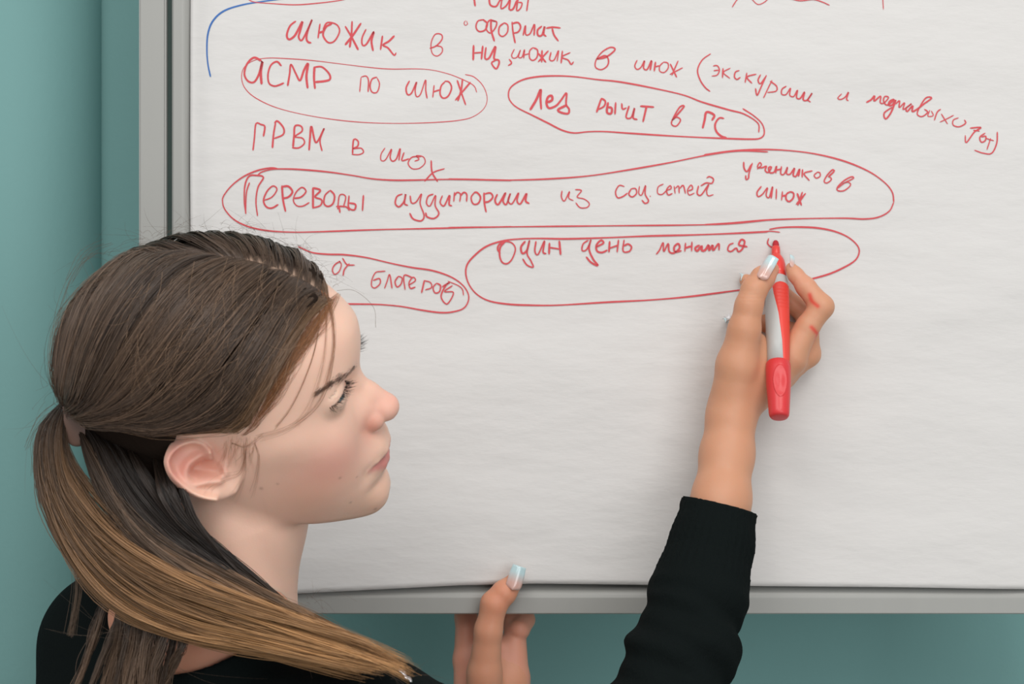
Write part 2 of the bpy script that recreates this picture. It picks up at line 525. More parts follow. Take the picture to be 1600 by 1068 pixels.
#@@INK
# ------------------------------------------------------------------ handwriting: strokes traced on the sheet
# entries: region letter, stroke width in px, then strokes of x,y in that region's 3.198x enlargement
REG = {'A': (300, 0), 'B': (700, 0), 'C': (1100, 0), 'D': (300, 180), 'E': (700, 220), 'F': (1100, 200)}
INK = '''
A 2.6 275,-8 310,10 400,18 520,24 640,15 740,2 800,-12
A 5.0 520,105 490,130 474,175 485,197 512,180 535,140 552,108 542,150 533,185 548,202 572,160 600,98 580,150 572,190 580,210 597,214
A 4.6 640,118 634,160 630,192|632,165 652,158 665,150|700,118 670,135 655,175 680,212 712,205 737,160 728,128 700,114 672,116 655,150
A 5.0 765,130 800,190 831,250|845,115 805,175 765,225|800,105 797,170 788,238
A 4.6 870,145 850,190 852,225 872,220 908,160 897,205 905,255
A 4.6 952,178 942,250|1012,178 985,205 955,225 980,240 1010,276 1020,262
A 3.2 1188,242 1222,228 1250,195 1245,172 1215,172 1195,215 1200,265 1225,280 1250,260 1247,235 1215,228
A 2.0 1365,372 1410,385 1455,430 1475,490 1460,540 1410,580 1340,600 1200,612 1000,616 800,607 600,580 430,540 320,490 265,440 248,385 262,335 310,302 380,290 480,293 600,302 750,320 900,338 1000,345 1120,344 1200,350 1290,372 1370,405 1410,430 1423,462
A 5.6 348,305 310,288 275,320 262,370 280,405 310,410 335,370 352,308 344,360 348,422
A 5.0 447,330 425,308 395,325 380,370 385,415 410,430 435,425 460,414
A 5.2 478,430 488,370 495,322 520,370 540,402 560,350 580,318 572,380 578,442
A 5.2 615,445 610,390 612,332|612,335 650,335 685,368 690,395 665,405 615,410
A 3.2 838,460 845,385|845,385 870,380 882,402 880,460|925,385 900,395 890,430 900,460 925,460 937,420 925,388
A 3.6 1087,403 1070,440 1077,472 1097,465 1122,410 1115,450 1122,482 1142,470 1167,400 1168,450 1175,492
A 3.6 1210,425 1203,488|1203,460 1240,448|1265,408 1245,430 1240,470 1255,490 1280,480 1297,440 1285,410 1262,405
A 4.6 1325,400 1345,460 1368,525|1392,410 1350,460 1315,502|1352,393 1345,450 1328,505
A 4.4 305,752 312,690 320,618 345,622 364,632 357,682
A 5.0 402,740 408,670 418,612|412,615 428,605 458,640 455,672 410,692
A 4.4 505,735 510,680 515,630 545,630 550,655 515,682 552,690 562,715 535,738 500,738
A 4.4 585,752 590,690 597,632 620,712 660,642 640,700 650,755
A 3.6 802,770 808,698 830,705 828,730 805,742 845,740 857,760 835,772 798,771
A 3.2 965,738 945,770 945,800 967,798 997,745 990,785 1002,805 1022,792 1040,742 1034,802|1060,760 1048,800 1064,800 1085,792
A 3.2 1145,782 1100,785 1080,815 1100,842 1137,840 1165,812 1155,783 1120,778 1135,795 1112,805
A 3.8 1195,800 1200,860 1228,908|1263,842 1205,862 1162,906
B 4.0 130,-10 136,32|205,-8 212,25 240,32 262,0 290,-8|270,-5 265,42 290,30 310,0 306,45 325,45 345,0|350,-5 343,52 362,42 370,15 350,12|402,-8 393,56
B 2.4 88,103 80,115 86,127 98,120 92,104
B 4.2 182,98 150,105 140,135 155,157 185,150 196,118 175,98|215,95 216,150 232,207|240,108 207,102 190,140 210,165 235,142 243,110 215,103
B 4.2 280,115 257,135 255,170 275,182 297,160 298,125 278,113|320,108 325,160 336,216|320,118 350,113 363,135 350,160 325,166
B 4.2 375,178 387,128 388,172 410,168 432,122 430,178|470,130 448,150 450,177 470,175 483,132 478,170 492,182|490,141 525,136 563,140|520,140 530,175 552,206
B 4.4 128,225 126,302|127,265 172,262|174,228 167,298
B 4.4 190,235 185,290 205,290 237,233 230,292 252,300 255,318 240,344 218,315 240,300|305,295 318,315 300,328
B 3.2 332,245 318,275 325,290 345,285 362,250 352,285 370,285 382,248 378,292|380,275 405,268
B 4.0 425,237 408,255 408,290 425,302 445,285 447,250 425,238|450,265 490,312|502,253 450,310|470,250 468,312
B 3.4 515,260 508,298 530,300 552,253 545,307|572,253 565,317|612,262 568,285 600,300 615,322 628,308
B 3.8 740,295 785,287 825,260 834,243 810,237 770,260 740,300 737,335 765,348 795,330 802,300 785,278 745,295
B 3.8 945,300 933,330 945,347 965,335 982,303 977,340 995,347 1017,303 1010,352|1037,308 1030,357|1030,335 1057,328
B 3.4 1077,310 1058,330 1058,355 1080,362 1100,340 1098,315 1075,310|1110,318 1143,387|1173,338 1108,372|1150,303 1118,377
B 3.2 1313,268 1270,300 1247,350 1260,400 1285,437 1310,457
B 3.8 1472,542 1530,580 1570,620 1580,665 1560,690 1500,695 1300,688 1100,678 900,665 780,657 700,658 630,664 570,650 500,615 420,575 350,540 315,510 302,475 315,435 370,400 450,383 550,379 640,384 750,398 850,408 1000,435 1170,473 1270,510 1400,548 1480,570 1548,615 1553,662
B 5.4 410,550 440,500 463,448 462,490 466,547|495,512 520,500 518,478 500,485 492,515 505,540 540,528 565,500 592,465 590,520 605,545 600,567 565,562 550,548 592,525
B 5.0 767,490 742,562|765,490 786,505 780,530 752,547|800,510 794,560 815,567 818,540 797,535|838,510 834,572|868,515 872,545 892,538
B 4.8 905,528 890,585 915,587 932,540 925,588 947,597|960,530 1030,535|992,532 974,610
B 4.0 1118,602 1155,562 1180,530 1158,535 1125,590 1117,620 1140,630 1162,600 1142,585 1118,602
B 5.0 1272,642 1282,600 1292,560 1330,575 1318,602
B 5.0 1380,592 1355,590 1335,620 1340,655 1365,680 1394,690
C 3.2 45,330 66,328 77,350 65,375 38,380|48,353 75,350|95,340 92,390|132,340 97,362 130,392|177,352 157,360 152,385 165,397 182,385
C 3.2 214,363 205,414|262,370 215,385 240,417|283,372 270,400 282,418 312,378|312,375 285,435 265,476 257,440
C 3.4 340,400 318,445 297,490|330,405 362,430 360,455 316,462
C 3.6 412,430 390,445 388,470 410,472 432,440 428,475 448,482 467,450 462,487 480,492 502,460 495,497 515,500 540,465 520,498 533,510
C 3.2 688,468 668,490 682,497 705,485 722,460 712,495 722,503
C 4.0 810,512 835,498 852,478 850,505 882,480 880,512 898,515 922,487 903,482 897,505 915,525 950,497 928,505 922,525 940,525 957,500 935,560 908,594 900,565 940,535
C 3.8 957,520 977,503 975,537 1002,513 995,547 1037,518 1010,540 1015,557 1042,528 1040,557 1065,545 1100,518 1137,490 1110,488 1080,530 1065,570 1090,582 1117,560 1100,545
C 3.0 1128,550 1118,580 1145,577 1135,553|1183,545 1165,560 1150,602|1185,568 1217,620|1248,575 1210,595 1178,610|1272,588 1245,600 1245,625 1275,633 1307,615 1300,598
C 3.2 1328,640 1383,637 1350,660 1310,712 1305,675|1345,650 1377,655|1405,664 1378,685 1385,710 1405,702 1407,680 1385,685|1405,690 1448,703|1432,690 1413,748
C 3.0 1465,658 1462,715 1437,765 1395,765 1350,750
C 2.4 140,37 160,5 172,-8
C 2.4 235,-8 268,22 300,12 322,-8
C 2.4 425,-8 480,4 545,-2 590,10 628,27
C 2.4 893,-8 896,48
D 3.6 270,493 262,430 265,350 285,305 320,300 357,310 330,360 320,430 328,504|288,335 272,390 268,492
D 3.8 360,425 400,408 425,370 405,353 375,380 358,425 372,457 400,463 432,445
D 4.4 450,350 455,420 468,482|450,357 482,355 502,382 482,408 453,415
D 3.8 510,415 545,408 570,380 550,360 520,385 507,425 525,452 555,453 587,435
D 4.4 605,360 605,466|605,362 642,375 615,407 648,422 642,450 603,463
D 3.8 690,375 665,400 660,440 680,455 705,440 712,400 690,373
D 3.6 728,470 738,400 768,405 757,460|720,455 770,457 787,477|740,487 735,457
D 4.0 785,400 783,460 812,472 817,445 785,438|857,398 852,478
D 3.8 1052,393 1025,405 1016,440 1035,457 1060,430 1068,393 1062,440 1080,450|1090,400 1097,437 1120,433 1147,393 1140,440 1160,500 1145,527 1105,517 1088,488
D 3.8 1207,393 1180,405 1172,440 1190,452 1217,400 1215,450 1234,490 1210,515 1175,507 1168,485|1252,400 1240,435 1260,452 1287,400 1285,445 1300,452
D 4.0 1312,383 1308,432|1310,405 1325,385 1342,395 1338,432|1340,405 1358,385 1373,395 1372,432|1412,385 1395,410 1405,442 1430,440 1442,410 1425,386 1408,386
E 4.4 180,258 182,310 191,357|182,265 212,260 224,280 205,302 180,307
E 4.2 247,265 235,298 252,317 287,260 275,300 292,317 312,262 300,298 320,314 352,260 345,300 362,314 392,263 388,300 407,313
E 3.2 570,248 567,280 582,300 607,253 603,285 627,298|635,243 667,248 645,280 680,290 706,312 695,332 660,333 638,308
E 3.2 882,228 855,223 837,255 848,284 875,277 897,260|915,240 903,265 920,280 942,262 937,238 912,240|957,225 953,262 968,270 987,223 985,265 1002,300 985,312 968,295|1008,274 1013,278
E 3.2 1077,215 1050,230 1048,262 1070,267 1092,248 1115,238 1110,223 1092,245 1100,270 1122,262|1130,225 1135,264|1135,238 1152,225 1155,262|1158,238 1175,222 1187,264|1200,250 1222,240 1215,220 1197,245 1205,270 1232,260
E 3.2 1252,223 1245,262 1265,270 1302,218 1292,250 1300,274 1327,268|1292,186 1305,178 1326,190 1318,212 1290,210 1262,225
F 3.6 198,168 200,200 215,217 237,180|242,173 225,225 222,250 210,257 208,235
F 3.6 265,205 287,185 278,172 267,195 290,198 312,190 305,210 320,222 337,195 323,197 328,222 350,220 362,190 358,227|360,210 385,205
F 4.0 387,190 383,228 400,230 417,195 412,227 430,230 452,200 445,235 460,240 477,205 472,242|492,205 490,247|542,213 500,227 527,263
F 3.6 567,220 550,235 560,250 580,240 578,222 562,220|620,245 650,215 640,209 612,240 600,267 615,274 637,255 622,240
F 3.0 668,300 700,275 747,250 737,243 700,262 667,295 668,312 700,312 732,285 720,270 690,278
F 3.8 287,290 265,320 270,342 292,330 317,298 310,335 325,347 342,293 335,352|362,303 360,357
F 3.8 392,315 387,362|388,340 412,335|432,317 412,330 410,355 425,367 445,350 447,325 428,317
F 4.6 465,325 487,387|508,325 460,382|492,318 468,387|500,335 474,372
E 4.0 1599,453 1400,463 1200,470 1000,475 800,483 600,489 450,487 350,490 270,500 190,528 130,575 95,620 90,670 110,725 150,770 210,800 300,815 400,820 550,820 800,805 1000,795 1200,778 1400,752 1480,742 1560,730
F 3.0 0,531 100,528 200,522 280,518 330,515 380,520
F 4.0 325,506 380,497 460,494 560,498 650,515 720,545 765,585 775,620 755,660 700,695 620,730 510,760 440,775
F 3.4 948,370 925,415 870,445 800,454 700,450 500,452 300,460 150,472 0,482
F 3.6 948,370 940,320 900,270 820,215 700,165 560,130 420,112 280,107 130,115 0,133
E 3.6 1599,55 1450,50 1300,70 1100,110 900,145 700,175 500,190 300,196 150,193 0,191
D 3.6 1599,325 1300,320 1100,324 1000,324 900,317 800,300 680,283 560,272 470,268 400,270 350,283 330,297
E 3.4 1599,395 1400,414 1200,420 800,424 400,428 0,433
D 3.4 430,267 395,263 330,275 260,305 200,350 160,400 153,430 165,470 210,520 280,555 370,575 480,583 620,582 900,572 1200,565 1599,556
E 4.0 290,503 258,515 248,540 262,562|285,503 262,530 258,570 270,605 295,613 320,590 337,540 320,510 285,500
E 4.4 387,500 365,530 372,562 395,545 407,498 395,560 415,600 426,630 395,620 373,588
E 4.4 440,500 434,550 450,567 482,500 475,555 492,563|507,508 505,567|505,532 558,540|556,498 563,570
E 4.2 702,495 675,515 670,547 690,545 707,515 714,493 705,540 725,590 749,622 715,607 690,578
E 4.2 740,530 777,510 765,496 742,520 745,550 770,557 797,545|808,500 804,557|805,537 852,520|852,493 845,557|880,493 875,550 905,552 917,530 900,515 878,525
E 4.2 1040,567 1057,545 1075,508 1078,552 1100,513 1105,552 1128,560 1157,535 1150,513 1130,530 1135,554 1167,548|1187,508 1183,553|1185,535 1217,525|1219,503 1217,552
E 5.0 1257,520 1235,535 1245,550 1267,525 1268,547 1285,545 1302,520 1305,547 1322,520 1325,547 1352,513 1354,547
E 4.2 1427,510 1405,520 1398,545 1415,552 1440,535 1450,553 1470,540 1482,502 1465,493 1453,518 1475,525 1496,529
F 3.6 323,550 317,575 332,592 347,598
D 3.6 530,655 600,685 680,694 760,696 870,710 1000,740 1100,760 1200,775 1290,805 1350,845 1380,890 1380,930 1355,965 1300,982 1240,985 1150,973 1050,955 960,946 880,943 765,942
D 2.2 1278,828 1330,850 1352,870 1357,900
D 3.0 742,728 715,745 702,770 712,794 735,780 747,745 735,727|752,712 775,745 814,748|787,740 762,770 755,802
D 3.2 967,778 945,780 918,785 900,820 898,852 915,862 940,840 937,815 905,825|962,865 975,830 988,795 1000,865|1032,803 1015,830 1025,857 1045,842 1050,812 1030,803
D 3.4 1065,872 1060,800 1105,812|1085,847 1117,825 1105,808 1085,835 1092,864 1117,857|1147,888 1162,823|1160,825 1192,835 1197,860 1165,872
D 3.6 1222,838 1205,860 1215,887 1237,880 1242,850 1222,838|1250,857 1287,835 1268,850 1245,905 1275,942 1307,885 1262,880 1302,850
'''


def ribbon(paths, name, material, parent, lift):
    """paths: list of (pixel polyline, width px) -> one ribbon mesh lying on the sheet"""
    VV, FF, n0 = [], [], 0
    for P, w in paths:
        ln = np.linalg.norm(np.diff(P, axis=0), axis=1).sum()
        n = int(max(6, ln / 2.2))
        Q = catmull(P, n)
        Tn = np.gradient(Q, axis=0)
        Tn /= np.linalg.norm(Tn, axis=1, keepdims=True) + 1e-9
        Nn = np.stack([-Tn[:, 1], Tn[:, 0]], 1)
        s = np.linspace(0, ln, n)
        ph = rng.uniform(0, 6)
        ww = w * .5 * (.90 + .14 * np.sin(s / 23 + ph)) * np.clip(np.minimum(s, ln - s) / 3 + .45, 0, 1)
        A = Q + Nn * ww[:, None]
        B = Q - Nn * ww[:, None]
        for K in (A, B):
            x = (K[:, 0] - 800) * S
            z = (534 - K[:, 1]) * S
            y0 = paper_y(x, z)
            # P lies where the camera sees it on the sheet
            k = 1 + y0 / D
            VV.append(np.stack([x * k, paper_y(x * k, z * k) - lift, z * k], 1))
        a = np.arange(n - 1) + n0
        FF.append(np.stack([a, a + n, a + n + 1, a + 1], 1))
        n0 += 2 * n
        lift += .004
    o = raw(name, np.vstack(VV), np.vstack(FF), material, parent, smooth=False)
    return o


lift = .25
for line in INK.strip().splitlines():
    tok = line.split(' ', 2)
    ox, oy = REG[tok[0]]
    w = float(tok[1]) * .69
    st = []
    for s_ in tok[2].split('|'):
        P = np.array([[float(v) for v in q.split(',')] for q in s_.split()]) / 3.198 + np.array([ox, oy])
        st.append((P, w))
    lift += .004
    ribbon(st, 'handwriting', M['red_ink'], paper, lift)
o = ribbon([(np.array([[93, 385], [80, 320], [75, 250], [80, 170], [105, 105], [160, 55], [250, 25], [350, 8], [480, -10]]) / 3.198 + np.array([300, 0]), 2.9)],
           'handwriting', M['blue_ink'], paper, .25)
o['label'] = 'blue curved pen line at the upper left of the sheet'

#@@PERSON
person = thing('person', 'girl with a long brown ponytail and black knit jumper writing on the sheet', 'person', (W(300, 0, -230)[0] * MM, -.2, -1.4))
bpy.context.view_layer.update()
PM = person.matrix_world.inverted()


def child(o, par=None):
    o.parent = par or person
    if par is None:
        o.matrix_parent_inverse = PM
    return o


# ---------- head (local frame: x forward, y left, z up)
PROF_Z = [-98, -91, -86, -81, -73, -67, -60, -54, -50, -46, -43, -39, -36, -32, -27, -22, -14, 0, 11, 17, 22, 26, 31, 36, 43, 51, 56, 61, 65, 70, 77]
PROF_X = [64, 81, 86.5, 90.5, 93, 93, 91.5, 94, 94.5, 94, 94.5, 97.5, 98.5, 98, 96, 93.5, 89, 86, 85, 85, 84.0, 85, 86.5, 88.5, 90.2, 90.6, 90.5, 88.5, 86, 82, 77]
SM_Z = [-98, -90, -80, -68, -50, -30, -10, 10, 26, 45, 60, 77]
SM_X = [66, 79, 88, 92, 93.5, 93, 89, 86.5, 86, 89, 88, 76]
WID_Z = [-98, -90, -80, -70, -55, -40, -20, 0, 20, 40, 60, 80]
WID_B = [24, 34, 43, 50, 57, 60.5, 64, 67, 67.5, 66, 62, 50]


def table(zs, xs_, sig):
    g = np.arange(-120, 120, .5)
    v = np.interp(g, zs, xs_)
    k_ = np.exp(-(np.arange(-4 * sig, 4 * sig + .1, .5) / sig) ** 2 / 2); k_ /= k_.sum()
    p_ = np.pad(v, len(k_) // 2, mode='edge')
    return g, np.convolve(p_, k_, 'valid')[:len(g)]


PROF_Z, PROF_X = table(PROF_Z, PROF_X, 1.0)
SM_Z, SM_X = table(SM_Z, SM_X, 6.0)
WID_Z, WID_B = table(WID_Z, WID_B, 7.0)


def lz(P, z):
    return P[:, 2] - z


def gb(P, c, s):
    q = (P - np.asarray(c, float)) / np.asarray(s, float)
    return np.exp(-(q * q).sum(1))


def skull(P):
    d = ell(P, (-8, 0, 38), (97, 71, 77))
    return smin(d, ell(P, (20, 0, 50), (69.0, 56, 43)), 5)


MY = np.array([1, -1, 1.])
e1 = [L(x, y, v) for x, y, v in [(327, 712, -74), (321, 696, -78), (303, 686, -84), (282, 692, -88), (266, 704, -90), (260, 719, -90), (266, 736, -88.5), (279, 751, -86), (294, 764, -83), (314, 771, -79), (334, 775, -75.5), (352, 770, -72), (366, 765, -69)]]
e2 = [L(x, y, v) for x, y, v in [(320, 703, -78), (304, 713, -80), (292, 728, -82), (290, 744, -81), (301, 753, -79), (322, 750, -77), (341, 749, -74)]]
EARN = (e1[5] - e1[11]); EARN /= np.linalg.norm(EARN)
tragus = L(350, 729, -71)
concha = L(318, 731, -72)
scapha = L(275, 722, -84)
ear_lo = np.min(e1, 0) - 14
ear_hi = np.max(e1, 0) + 14
ear_lo[1] = -105; ear_hi[1] = -55


EAX = np.array([1., 0.40, 0.]); EAX /= np.linalg.norm(EAX)      # ear plane: its back edge stands out towards us
EAZ = np.array([0., -.10, 1.]); EAZ /= np.linalg.norm(EAZ)
EAN = np.cross(EAX, EAZ); EAN /= np.linalg.norm(EAN)
if EAN[1] > 0:
    EAN = -EAN
EO = h2w(L(352, 735, -68.5))


def e2d(px, py):
    """photo pixel -> (a, b) on the ear plane"""
    d = np.array([(px - 800) * S, D, (534 - py) * S]); c = np.array([0, -D, 0.])
    t = ((EO - c) @ EAN) / (d @ EAN)
    q = c + t * d - EO
    return np.array([q @ EAX, q @ EAZ])


RIM = np.array([e2d(x, y) for x, y in [(327, 714), (321, 697), (303, 688), (282, 693), (267, 705), (260, 720), (265, 737), (278, 752), (293, 765), (313, 774), (334, 778)]])
OUT = np.array([e2d(x, y) for x, y in [(340, 695), (322, 685), (302, 681), (280, 684), (262, 697), (254.5, 718), (259, 738), (273, 757), (290, 771), (312, 780), (334, 784), (352, 781), (366, 774), (374, 766), (380, 730)]])
ANT = np.array([e2d(x, y) for x, y in [(322, 704), (308, 713), (294, 724), (289, 738), (293, 750), (304, 756), (322, 752), (341, 750)]])
CON = np.array([e2d(x, y) for x, y in [(322, 718), (306, 726), (299, 738), (310, 745), (328, 743), (344, 741), (347, 733), (338, 722)]])
TRG = np.array([e2d(x, y) for x, y in [(352, 722), (350, 732), (354, 738)]])


def seg2(p, poly, closed=False):
    A = poly if closed else poly[:-1]
    Bq = np.roll(poly, -1, 0) if closed else poly[1:]
    best = None
    for a_, b_ in zip(A, Bq):
        ab = b_ - a_
        t = np.clip((p - a_) @ ab / (ab @ ab), 0, 1)
        d_ = np.linalg.norm(p - a_ - t[:, None] * ab, axis=1)
        best = d_ if best is None else np.minimum(best, d_)
    return best


def poly2(p, poly):
    d_ = seg2(p, poly, True)
    ins = np.zeros(len(p), bool)
    for a_, b_ in zip(poly, np.roll(poly, -1, 0)):
        c_ = (a_[1] > p[:, 1]) != (b_[1] > p[:, 1])
        xx = (b_[0] - a_[0]) * (p[:, 1] - a_[1]) / (b_[1] - a_[1] + 1e-12) + a_[0]
        ins ^= c_ & (p[:, 0] < xx)
    return np.where(ins, -d_, d_)


OUTS = catmull(np.vstack([OUT, OUT[:1]]), 60)[:-1]
CONS = catmull(np.vstack([CON, CON[:1]]), 40)[:-1]
RIMS = catmull(RIM, 40)
ANTS = catmull(ANT, 30)


def ear(P, d):
    q = h2w(P) - EO
    p = np.stack([q @ EAX, q @ EAZ], 1)
    c = q @ EAN
    po = poly2(p, OUTS)
    dr = seg2(p, RIMS); da = seg2(p, ANTS); dc = poly2(p, CONS); dt = seg2(p, TRG)
    lob = np.exp(-(((p - e2d(338, 768)) / np.array([11, 7])) ** 2).sum(1))
    top = -2.0 + 7.4 * np.exp(-(dr / 2.7) ** 2) + 4.8 * np.exp(-(da / 3.0) ** 2) + 3.0 * lob + 3.4 * np.exp(-(dt / 3.2) ** 2)
    top = top - 8.0 * np.clip(-dc / 4.0 + .25, 0, 1)
    fr = np.clip((p[:, 0] - e2d(352, 730)[0]) / 7, 0, 1)
    top = top * (1 - fr) + (-.5) * fr
    bot = np.interp(p[:, 0], [e2d(258, 720)[0], e2d(300, 720)[0], e2d(345, 720)[0]], [-1.5, -12, -22])
    e = smax(po * .9, (c - top) * .7, 2.6)
    e = smax(e, (bot - c) * .8, 2.5)
    return smin(d, e, 2.2)


NECK_A = w2h(W(366, 800, -226)); NECK_B = w2h(W(350, 985, -212)); NECK_C = w2h(W(330, 1075, -205))


def head(P):
    M2 = P.copy(); M2[:, 1] = np.abs(P[:, 1])
    ay = M2[:, 1]
    z = P[:, 2]
    f = np.interp(z, PROF_Z, PROF_X)
    fs = np.interp(z, SM_Z, SM_X)
    w_ = np.clip((ay - 12) / 22, 0, 1); w_ = w_ * w_ * (3 - 2 * w_)
    f = f * (1 - w_) + fs * w_
    b = np.interp(z, WID_Z, WID_B)
    n = np.interp(z, [-90, -50, -10, 30, 50, 70], [2.0, 2.05, 2.3, 2.3, 2.15, 1.95])
    x = P[:, 0]
    back = 45.0
    xr_ = np.where(x > 0, np.maximum(x, 0) / f, np.maximum(-x, 0) / back)
    rr = (xr_ ** n + (ay / b) ** n + 1e-12) ** (1 / n)
    # one-sided scale: distance roughly along the radius
    rl = np.sqrt(x * x + ay * ay) + 1e-6
    face = (rr - 1) * np.clip(rl / np.maximum(rr, .25), 20, 95)
    face = np.clip(face, -40, 200) * .9
    # underside of the jaw rises towards the ear, forehead side is closed by the skull
    jl = -91.5 + (np.clip(84 - x, 0, 110)) * 0.45 - .0006 * np.clip(80 - x, 0, 100) ** 2
    face = smax(face, (jl - z) * .9, 9)
    face = smax(face, z - 78, 8)
    d = smin(face, skull(P), 4)
    # cheeks, cheekbones, jaw
    def soft(Pq, dq):
        a = np.abs(Pq[:, 1]); Q = np.stack([Pq[:, 0], a, Pq[:, 2]], 1)
        dq = dq - 3.6 * gb(Q, (66, 42, -14), (20, 17, 17))
        dq = dq - 3.0 * gb(Q, (58, 44, -42), (24, 16, 20))
        dq = dq - 1.8 * gb(Q, (40, 58, 2), (25, 14, 12))
        dq = dq + 7.0 * gb(Q, (86, 20, 19), (13, 9, 10))
        dq = dq + 3.0 * gb(Q, (78, 42, 14), (12, 14, 10))
        dq = dq + 2.6 * gb(Q, (90, 26, -26), (10, 9, 16))          # nasolabial hollow
        dq = dq + 1.3 * gb(Q, (86, 27, -46), (8, 5, 7))            # mouth corner
        dq = dq + 1.0 * gb(Q, (92, 14, -60), (10, 12, 6))
        dq = dq - 1.6 * gb(Q, (88, 14, -78), (10, 12, 10))
        dq = dq - .8 * gb(Q, (82, 28, 36), (12, 15, 6))           # brow
        dq = dq + 1.5 * gb(Q, (50, 62, 40), (22, 12, 22))
        return dq
    d = near(P, d, (20, -80, -100), (125, 80, 80), soft)
    # nose
    def nose(Pq, dq):
        a = np.abs(Pq[:, 1]); Q = np.stack([Pq[:, 0], a, Pq[:, 2]], 1)
        br = chain(Q, [(77, 0, 26), (81.5, 0, 13), (89.8, 0, 3.0), (100.2, 0, -8.2)], [7.0, 7.2, 8.0, 9.4], 4)
        dq = smin(dq, br, 5)
        dq = smin(dq, ell(Q, (97, 5, -9), (9, 6, 7)), 4)
        dq = smin(dq, ell(Q, (82, 7, -6), (12, 12, 13)), 6)
        al = ell(Q, (90.0, 10.3, -12.6), (9.6, 6.3, 7.7))
        dq = smin(dq, al, 2.0)
        dq = smin(dq, cone(Q, (101.5, 0, -12.5), (94, 0, -19.5), 3.0, 3.4), 2.5)
        dq = smax(dq, -ell(Q, (98.5, 6.0, -19.5), (4.6, 2.6, 5.0)), 1.6)
        return dq
    d = near(P, d, (60, -32, -40), (125, 32, 45), nose)

    def lips(Pq, dq):
        a = np.abs(Pq[:, 1]); Q = np.stack([Pq[:, 0], a, Pq[:, 2]], 1)
        up = chain(Q, [(94.6, 0, -38.6), (93.8, 7, -38.8), (89.8, 16, -40.8), (84.2, 23, -43)], [4.0, 3.9, 3.0, 1.2], 2)
        lo_ = chain(Q, [(91.8, 0, -48.6), (90.6, 8, -48.4), (87.2, 16, -46.6), (82.8, 23, -44)], [5.0, 4.7, 3.2, 1.2], 2)
        dq = smin(dq, up, 2.5)
        dq = smin(dq, lo_, 2.8)
        cr = chain(Q, [(100.4, 0, -43.1), (98.2, 8, -42.8), (93.0, 16, -42.6), (88.0, 24, -43.5)], [2.3, 2.2, 1.5, .9], 1)
        dq = smax(dq, -cr, 1.4)
        dq = dq + .9 * gb(Q, (100, 0, -31), (5, 3, 6))
        return dq
    d = near(P, d, (70, -34, -66), (115, 34, -22), lips)

    def eyes(Pq, dq):
        a = np.abs(Pq[:, 1]); Q = np.stack([Pq[:, 0], a, Pq[:, 2]], 1)
        EC = np.array([68.5, 31, 21.])
        dq = smin(dq, sph(Q, EC, 13.7), 4)
        # upper lid fold
        fold = chain(Q, [(81.5, 18, 28.0), (82.3, 27, 30.8), (79.3, 37, 30.0), (72.5, 45.5, 26.2)], [.9, 1.1, 1.1, .8], 1)
        dq = smax(dq, -fold, 1.5)
        # the opening: a thin curved wedge in front of the eyeball
        sl = chain(Q, [(83, 19, 21.5), (84, 27, 23.5), (82, 36, 22.5), (76, 45.5, 20)], [.7, 2.2, 2.0, .7], 1)
        dq = smax(dq, -sl, .6)
        dq = np.maximum(dq, -sph(Q, EC, 12.2))
        return dq
    d = near(P, d, (50, -52, 0), (100, 52, 45), eyes)
    d = near(P, d, ear_lo, ear_hi, ear)
    d = near(P, d, ear_lo * MY * np.array([1, 1, 1]) * 1.0 + np.array([0, -50, 0]), ear_hi * MY + np.array([0, 50, 0]), lambda Pq, dq: ear(Pq * MY, dq))
    nk = chain(P, [w2h(W(345, 735, -236)), NECK_A, NECK_B, NECK_C], [40, 48, 48, 60], 14)
    st_ = chain(P, [w2h(W(335, 790, -270)), w2h(W(420, 985, -244))], [11, 10], 3)
    nk = smin(nk, st_, 12)
    d = smin(d, nk, 6)
    return d


# torso and arms in world mm -----------------------------------------------------------
SHR = W(575, 1155, -300); SHL = W(182, 1010, -140)
SPN = W(330, 1080, -215)
ELR = W(955, 1300, -190); WRR = W(1141, 655, -50)
ELL = W(560, 1420, -120); WRL = W(770, 1125, 5)
HIP = np.array([-190., -210, -640])


def torso(P):
    up = np.array([0, 0, 1.])
    d = chain(P, [SHR, SPN + np.array([0, 0, -25]), SHL], [46, 58, 47], 25)
    d = smin(d, chain(P, [W(345, 985, -240), W(335, 1090, -225)], [50, 66], 20), 18)
    ch = ell(P, SPN + np.array([15, 5, -170]), (150, 112, 190), rotz(-28))
    d = smin(d, ch, 30)
    d = smin(d, ell(P, HIP + np.array([0, 0, 0]), (150, 105, 150)), 50)
    d = smin(d, chain(P, [SHL, W(172, 1110, -145), W(200, 1260, -150)], [47, 47, 40], 10), 14)
    return d


def rotz(a):
    a = math.radians(a)
    return np.array([[math.cos(a), -math.sin(a), 0], [math.sin(a), math.cos(a), 0], [0, 0, 1]])


def arms(P, s=0.0):
    r = chain(P, [SHR, ELR, W(1085, 905, -108), WRR], [40 + s, 31 + s, 22 + s, 18 + s], 14)
    l = chain(P, [SHL, ELL, WRL], [42, 33, 21], 12)
    return smin(r, l, 5)


def limbs(P):
    return smin(torso(P), arms(P), 12)


